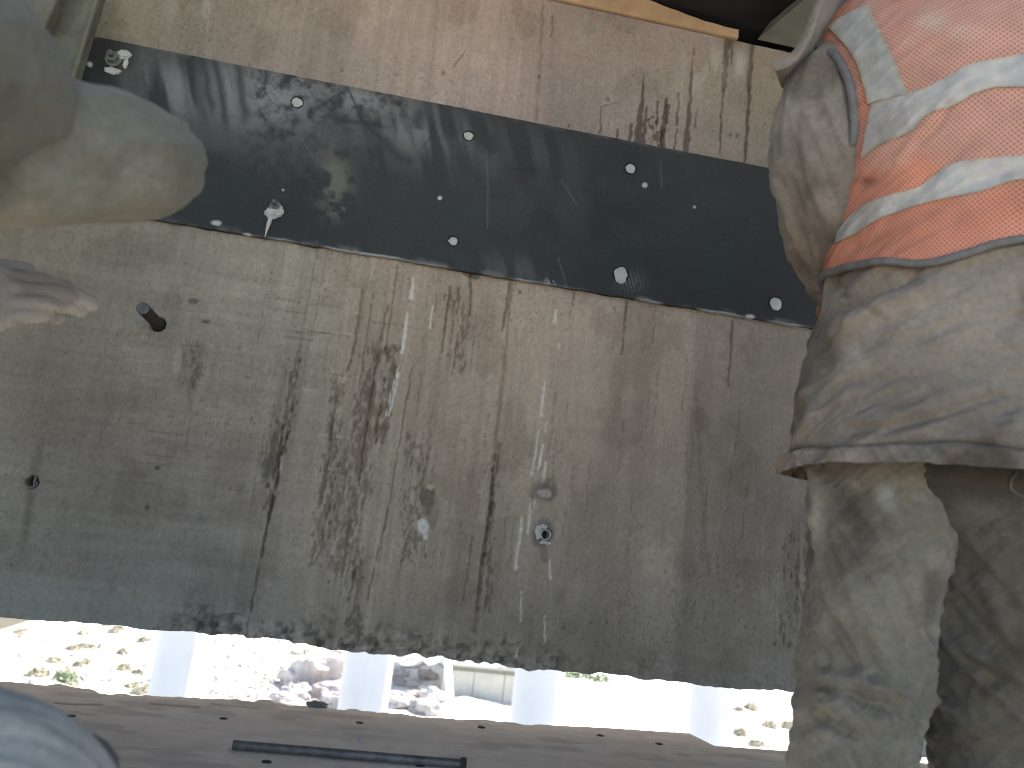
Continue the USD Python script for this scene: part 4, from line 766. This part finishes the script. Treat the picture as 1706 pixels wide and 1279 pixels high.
# sleeves
def sleeve(parent, pts, rad, ref, seed, base, m=300, n=160, amp=1.0, name='sleeve', cuff=True, k=.5, fq=(2.2, 17)):
    G, s, th = limb_grid(pts, rad, m, n, ref); TT_, SS = np.meshgrid(th, s); cx, sy = np.cos(TT_), np.sin(TT_)
    q = .010*folds(cx*1.1+SS*fq[0]*.6, SS*fq[1]*.55+sy*1.1, seed, 1.7)+.005*folds(cx*2+SS*3, SS*fq[1]+sy*2.2, seed+1, 1.7)+.007*(noise(cx*1.5+4, sy*1.5+4, SS*7, seed+2)-.5)-.006
    G = puff(G, q*amp*(1 if normals(G)[m//2, 0]@(G[m//2, 0]-G[m//2].mean(0)) > 0 else -1)); msh, ex = close_grid(G, caps=(True, True)); c = cloth_col(G, base, seed+5, k=k)
    return part(parent, name, outward(msh), 'cloth', True, np.vstack([c.reshape(-1, 3), [c[0].mean(0), c[-1].mean(0)]])), G
for sd in (-1, 1):
    sleeve(jk, [B(.125*sd, -.045, .735), B(.175*sd, -.048, .69), B(.203*sd, -.045, .59), B(.190*sd, -.012, .52), B(.160*sd, .06, .505), B(.10*sd, .22, .515), B(.06*sd, .345, .54)], [.060, .074, .073, .062, .058, .050, .046], -FW, 50+sd, (.19, .16, .125), k=.8, amp=1.25)
# turned-out collar flap at the left shoulder
cp = [(1386, -40), (1360, 20), (1342, 72), (1320, 104), (1287, 117)]; c0 = np.array([P(*q, .85+.012*i) for i, q in enumerate(cp)]); cp2 = [(1440, -40), (1415, 20), (1392, 64), (1352, 122), (1300, 150)]; c2 = np.array([P(*q, .93+.01*i) for i, q in enumerate(cp2)])
tt = np.linspace(0, 4, 90); a_, b_ = CubicSpline(np.arange(5), c0)(tt), CubicSpline(np.arange(5), c2)(tt); t = np.linspace(0, 1, 30)[:, None, None]
g = a_[None]*(1-t)+b_[None]*t; g = g+np.array([-.010, -.012, .004])*np.sin(np.pi*t**.6)+.004*np.sin(tt*5)[None, :, None]*np.array([0, -1, .3])*t; gs, rg = sheet(g, .006)
part(jk, 'collar_flap', outward(gs), 'cloth', True, np.full((len(gs.vertices), 3), 1.)*np.array([.19, .16, .125])*(1+.5*(fbm(gs.vertices[:, 0]*30, gs.vertices[:, 1]*30, gs.vertices[:, 2]*30, 4, 91)-.5))[:, None])
G, s_h, th = limb_grid([B(-.17, .03, .775), B(-.135, -.065, .825), B(-.075, -.115, .868), B(0, -.128, .885), B(.075, -.115, .868), B(.135, -.065, .825), B(.17, .03, .775)], [.02, .040, .048, .050, .048, .040, .02], 180, 90, UP)
TT_, SS = np.meshgrid(th, s_h); G = puff(G, .008*folds(np.cos(TT_)*1.5+SS*9, np.sin(TT_)*1.5+SS*5, 92, 1.5)*(1 if normals(G)[90, 0]@(G[90, 0]-G[90].mean(0)) > 0 else -1)); hm_, ex = close_grid(G); c = cloth_col(G, (.235, .20, .16), 93)
part(jk, 'hood', outward(hm_), 'cloth', True, np.vstack([c.reshape(-1, 3), [c[0].mean(0), c[-1].mean(0)]]))
# trousers
tr = None
pz = np.linspace(.045, .30, 80); pa_ = PchipInterpolator([.04, .07, .10, .14, .2, .3], [.05, .11, .15, .168, .170, .165]); pb_ = PchipInterpolator([.04, .07, .10, .14, .2, .3], [.03, .07, .10, .118, .122, .115]); th2 = np.linspace(0, 2*np.pi, 160, endpoint=False)
PG_ = np.stack([O+UP*z+RT*(-pa_(z)*np.sin(th2))[:, None]+FW*(-pb_(z)*np.cos(th2)+.004)[:, None] for z in pz]); PG_ = puff(PG_, .004*folds(np.cos(th2)[None]*2+pz[:, None]*8, pz[:, None]*12+np.sin(th2)[None], 61, 1.5))
pm, ex = close_grid(PG_); outward(pm); pcx = cloth_col(PG_, (.085, .077, .062), 62); tr = part(wk, 'trousers', pm, 'cloth', True, np.vstack([pcx.reshape(-1, 3), [pcx[0].mean(0), pcx[-1].mean(0)]]))  # crotch shade put into the seat colour
def leg(lat, rad, seed, base, k):
    pts = [B(l, f, z) for z, l, f in zip((.20, .12, .02, -.08, -.16, -.24, -.40, -.55, -.645), lat, (.0, -.005, -.012, -.004, .0, .0, .0, -.01, -.01))]
    G, s, th = limb_grid(pts, rad, 420, 180, -FW); TT_, SS = np.meshgrid(th, s); cx, sy = np.cos(TT_), np.sin(TT_); kn = np.exp(-((SS-.33)/.12)**2)
    q = .008*folds(cx*1.2+SS*2, SS*9+sy*1.6, seed, 1.8)+.006*folds(cx*2.0-SS*5, SS*24+sy*2.6, seed+4, 2.2)+.003*folds(cx*4+SS*9, SS*40-sy*4, seed+6, 2.0)+(.005+.012*kn)*folds(cx*.8+SS*1.5, SS*17-sy*.9-cx*.8, seed+1, 1.4)+.006*(noise(cx*1.3+4, sy*1.3+4, SS*6, seed+2)-.5)-.004
    sg_ = 1 if normals(G)[200, 0]@(G[200, 0]-G[200].mean(0)) > 0 else -1
    qx_, qy_ = proj(G)
    for pts_, w, h in LEGF: dd, t = seg_dist(qx_, qy_, pts_); q = q+h*.95*np.exp(-(dd/(w*1.35))**2)*sst(0, .35, t)*sst(1, .65, t)
    G = puff(G, q*sg_); msh, ex = close_grid(G); c = cloth_col(G, base, seed+5, k=k)
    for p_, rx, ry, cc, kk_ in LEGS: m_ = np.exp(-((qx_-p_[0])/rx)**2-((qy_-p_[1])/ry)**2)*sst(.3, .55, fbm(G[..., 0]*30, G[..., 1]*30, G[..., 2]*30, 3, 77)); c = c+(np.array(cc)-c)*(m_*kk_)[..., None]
    LEGG.append(G)
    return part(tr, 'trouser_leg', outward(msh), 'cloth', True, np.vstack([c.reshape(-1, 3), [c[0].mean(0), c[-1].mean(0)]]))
LEGG = []
LEGF = [([(1405, 975), (1450, 955), (1500, 920), (1522, 898)], 7, -.006), ([(1400, 955), (1450, 935), (1510, 890)], 12, .005), ([(1345, 1128), (1380, 1142), (1440, 1165), (1500, 1180)], 7, -.010), ([(1350, 1108), (1400, 1125), (1470, 1140), (1530, 1145)], 9, .008), ([(1352, 1180), (1400, 1210), (1450, 1235)], 7, -.008), ([(1360, 1165), (1420, 1190), (1500, 1205)], 9, .006), ([(1375, 1040), (1420, 1035), (1470, 1036)], 6, -.003), ([(1390, 1105), (1430, 1108), (1470, 1095)], 6, -.005),
        ([(1580, 1060), (1640, 1090), (1706, 1130)], 9, .007), ([(1600, 1085), (1650, 1115), (1706, 1145)], 8, -.009), ([(1640, 1140), (1706, 1165)], 8, .006), ([(1630, 960), (1670, 1020), (1706, 1060)], 9, .006), ([(1575, 1135), (1600, 1160), (1640, 1175)], 8, -.006)]
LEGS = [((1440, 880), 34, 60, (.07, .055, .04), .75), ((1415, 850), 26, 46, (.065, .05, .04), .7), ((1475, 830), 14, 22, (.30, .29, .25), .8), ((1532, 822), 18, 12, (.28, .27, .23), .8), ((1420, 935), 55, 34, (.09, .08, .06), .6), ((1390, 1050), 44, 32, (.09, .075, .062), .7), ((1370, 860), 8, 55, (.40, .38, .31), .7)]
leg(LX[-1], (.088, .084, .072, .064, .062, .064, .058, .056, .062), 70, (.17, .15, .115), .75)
leg(LX[1], (.096, .096, .088, .083, .080, .078, .068, .062, .064), 80, (.11, .095, .07), .7)  # darker than the left leg: its shade is put into the cloth colour
for gi, q in ((1, [(1695, 783), (1683, 812), (1706, 830), (1740, 812), (1738, 780)]),):
    LG = np.vstack([LEGG[gi].reshape(-1, 3), PG_.reshape(-1, 3)]); lq = np.stack(proj(LG), 1); nd = np.linalg.norm(LG-EYE, axis=1); kt = cKDTree(lq); q = np.array(q, float)
    qq = CubicSpline(np.arange(len(q)), q)(np.linspace(0, len(q)-1, 30)); pts = []
    for p_ in qq: ii = kt.query_ball_point(p_, 6) or [int(kt.query(p_)[1])]; k_i = ii[int(np.argmin(nd[ii]))]; pts.append(LG[k_i]+unit(EYE-LG[k_i])*.001)
    pts = np.array(pts); pts[1:-1] = (pts[:-2]+pts[1:-1]*2+pts[2:])/4; part(tr, 'pocket_seam', tube(pts, .0016, 6), 'piping')
for sd in (-1, 1):
    v = hull_chain([(B(LX[sd][8], -.04, -.622), .042, B(LX[sd][8]+.005*sd, .06, -.63), .040), (B(LX[sd][8]+.005*sd, .06, -.63), .040, B(LX[sd][8]+.012*sd, .15, -.635), .032), (B(LX[sd][8], -.02, -.60), .05, B(LX[sd][7], -.01, -.52), .05)])
    bt = union(v, .012, 6); bt.vertices[:, 2] = np.maximum(bt.vertices[:, 2], 5.345); part(wk, 'boot', bt, 'boot', True)

# ================= the worker at the left edge: elbow, gloved hand and knee in view
hip = np.array([-.66, .33, 5.82]); ne = np.array([-.68, .50, 6.44]); shR, shL = P(-150, 140, .58), np.array([-.86, .58, 6.34])
elR, wrR = P(228, 268, .725), P(20, 235, .98); elL, wrL = np.array([-.90, .78, 6.12]), P(-140, 519, .95)
knR, anR, knL, anL = P(38, 1322, .63), np.array([-.23, .62, 5.42]), np.array([-.62, .80, 5.84]), np.array([-.60, .78, 5.42])
w2 = thing('person', 'person at the left edge in a pale beige jacket, knitted glove and teal trousers', 'person', (hip[0], hip[1], 5.34))
sk = head_parts(np.array([-.66, .60, 6.62]), (.35, .9, -.25))
segs = [(hip, .12, ne-[0, .03, .18], .105), (shL-[0, .01, .03], .06, shR-[0, .01, .03], .06), (ne-[0, .02, .1], .06, (-.665, .57, 6.56), .05), ((-.62, .50, 6.34), .055, P(-60, 236, .60), .043), (P(-60, 236, .60), .043, P(130, 256, .665), .038), (P(130, 256, .665), .038, elR, .034), (elR, .034, wrR, .026), (shL, .05, elL, .043), (elL, .042, wrL, .027),
        (hip+[.08, 0, -.02], .08, knR, .046), (knR, .046, anR, .036), (hip+[-.05, .06, -.02], .08, knL, .05), (knL, .05, anL, .036), (anR+[0, -.02, -.03], .035, anR+[.06, .10, -.045], .026), (anL+[0, -.02, -.03], .035, anL+[.02, .13, -.045], .026)]
hd = unit(P(120, 478, .965)-wrL); hn = unit(np.array([.2, -1, .30]))
ms = hull_chain(segs)+sk[0]+hand_segs(wrL, hd, hn, 1, (.22, .35, .3), k=.98, spread=-.16)+hand_segs(wrR, (-.2, .9, .1), (.6, -.3, .5), 1)
bm = union(ms, .009, 5); part(w2, 'body', bm, 'skin', True, np.full((len(bm.vertices), 3), 1.)*np.array([.30, .17, .11])); [part(w2, 'eye', e_, 'white_pole', True) for e_ in sk[1]]; part(w2, 'hair', sk[2], 'hair_black', True)
J2 = (.19, .178, .132)
G, s, th = limb_grid([hip+[0, -.01, -.08], hip+[0, 0, .05], (hip+ne)/2+[0, -.02, 0], ne-[0, .04, .14], ne-[0, .02, .05], ne+[.005, .03, .03]], [.16, .165, .155, .165, .10, .075], 200, 160, (0, -1, 0), 1.18)
TT_, SS = np.meshgrid(th, s); G = puff(G, .008*folds(np.cos(TT_)*2, SS*9+np.sin(TT_)*2, 91, 1.6)*(1 if normals(G)[90, 0]@(G[90, 0]-G[90].mean(0)) > 0 else -1)); msh, ex = close_grid(G); c = cloth_col(G, J2, 92, k=.3)
j2 = part(w2, 'jacket', outward(msh), 'cloth', True, np.vstack([c.reshape(-1, 3), [c[0].mean(0), c[-1].mean(0)]]))
sleeve(j2, [np.array([-.60, .45, 6.33]), P(-260, 90, .50), P(-90, 120, .55), P(-10, 146, .58), P(30, 156, .60), P(62, 162, .615), P(82, 164, .63)], [.09, .095, .080, .058, .046, .030, .010], (0, -1, .3), 94, J2, amp=.6, k=.35, fq=(1.5, 12))
sleeve(j2, [np.array([-.64, .50, 6.32]), P(-220, 235, .55), P(-60, 238, .60), P(40, 247, .63), P(130, 256, .665), P(200, 264, .69), P(240, 270, .715), P(226, 268, .79), P(150, 250, .87), wrR], [.085, .072, .066, .061, .057, .054, .049, .043, .042, .042], (0, -1, .3), 95, J2, amp=.5, k=.35, fq=(1.5, 9))
sleeve(j2, [shL, shL*.5+elL*.5, elL+[0, -.02, .02], elL*.6+wrL*.4, wrL-hd*.035], [.09, .08, .07, .06, .047], (0, -1, .3), 98, (.10, .07, .055), k=.3)
G3 = union(hand_segs(wrL, hd, hn, 1, (.22, .35, .3), grow=.0026, k=.98, spread=-.16)+hull_chain([(wrL-hd*.05, .036, wrL+hd*.01, .031)]), .0042, 8); gl = part(w2, 'glove', G3, 'knit', True, np.full((len(G3.vertices), 3), 1.)*np.array([.47, .43, .37])*(1-.3*sst(.5, .66, fbm(G3.vertices[:, 0]*30, G3.vertices[:, 1]*30, G3.vertices[:, 2]*30, 3, 97)))[:, None])
G4 = union(hand_segs(wrR, (-.2, .9, .1), (.6, -.3, .5), 1, grow=.0022), .006, 5); part(w2, 'glove', G4, 'knit', True, np.full((len(G4.vertices), 3), 1.)*np.array([.34, .29, .25]))
tb2 = None
for nm, (h_, k_2, a_) in (('r', (hip+[.05, .02, 0], knR, anR)), ('l', (hip+[-.05, .06, 0], knL, anL))):
    d1, d2 = unit(k_2-h_), unit(a_-k_2)
    G, s, th = limb_grid([h_, h_+(k_2-h_)*.35, k_2-d1*.10, k_2-d1*.02, k_2+d2*.03+d1*.012, k_2+d2*.12, a_*.6+k_2*.4, a_], [.100, .092, .070, .060, .058, .058, .056, .055], 300, 140, (0, -.3, 1))
    TT_, SS = np.meshgrid(th, s); G = puff(G, (.010*folds(np.cos(TT_)*1.6+SS*5, SS*8+np.sin(TT_)*2.4, 101, 1.8)+.004*folds(np.cos(TT_)*5+SS*4, SS*7+np.sin(TT_)*6, 103, 2.0)-.006)*(1 if normals(G)[50, 0]@(G[50, 0]-G[50].mean(0)) > 0 else -1)); msh, ex = close_grid(G)
    c = cloth_col(G, (.33, .335, .305), 102, k=.2, light=1.5); cc_ = np.vstack([c.reshape(-1, 3), [c[0].mean(0), c[-1].mean(0)]])
    tb2 = part(w2, 'trousers', outward(msh), 'cloth', True, cc_)
part(w2, 'knee_strap', tube([P(150, 1226, .70), P(172, 1246, .70), P(184, 1268, .70), P(188, 1300, .70)], [.003, .005, .006, .006], 10), 'piping')
for a_, dr in ((anR, (.55, .85)), (anL, (.1, 1.0))):
    v = hull_chain([(a_+[0, 0, -.035], .043, a_+[dr[0]*.13, dr[1]*.13, -.048], .030), (a_+[0, 0, -.03], .044, a_+[0, 0, .06], .046)]); bt = union(v, .012, 5); bt.vertices[:, 2] = np.maximum(bt.vertices[:, 2], 5.345); part(w2, 'boot', bt, 'boot', True)
cr = thing('wooden_crate', 'low slatted wooden crate under the seated person at the left', 'crate', (-.68, .27, 5.34))
for sx in (-.17, .17):
    for sy in (-.14, .14): part(cr, 'corner_post', box((-.68+sx, .27+sy, 5.52), (.035, .035, .35)), 'timber', False)
for k in range(4): part(cr, 'top_slat', box((-.68, .27-.126+.084*k, 5.706), (.40, .075, .018)), 'timber', False)
for sy in (-.168, .168):
    for z in (5.42, 5.56, 5.66): part(cr, 'side_slat', box((-.68, .27+sy, z), (.40, .016, .07)), 'timber', False)
# scaffold floor they stand on, a step below the plywood
fl = thing('scaffold_floor', 'timber boards of the lower scaffold floor under the two workers', 'platform', (0, .4, 5.30))
for k in range(8): part(fl, 'floor_board', box((0, -.62+.225*k, 5.321), (4.6, .215, .035), .005), 'timber', False)
for xx, lab in ((-1.62, 'added plywood screen out of view at the far left, shading the beam'), (2.15, 'added plywood screen out of view at the far right, shading the beam')):  # added out of view to darken both ends of the wall
    sp_ = thing('added_side_screen', lab, 'screen', (xx, .3, 5.30), 'added shading screens out of view')
    for k in range(3): part(sp_, 'plywood_panel', box((xx, -.88+1.0*k*.86, 6.36), (.018, .85, 2.05), .003), 'plank', False)
    for k in range(4): part(sp_, 'upright', box((xx+math.copysign(.04, xx), -1.3+.86*k, 6.36), (.06, .05, 2.12), .004), 'timber', False)
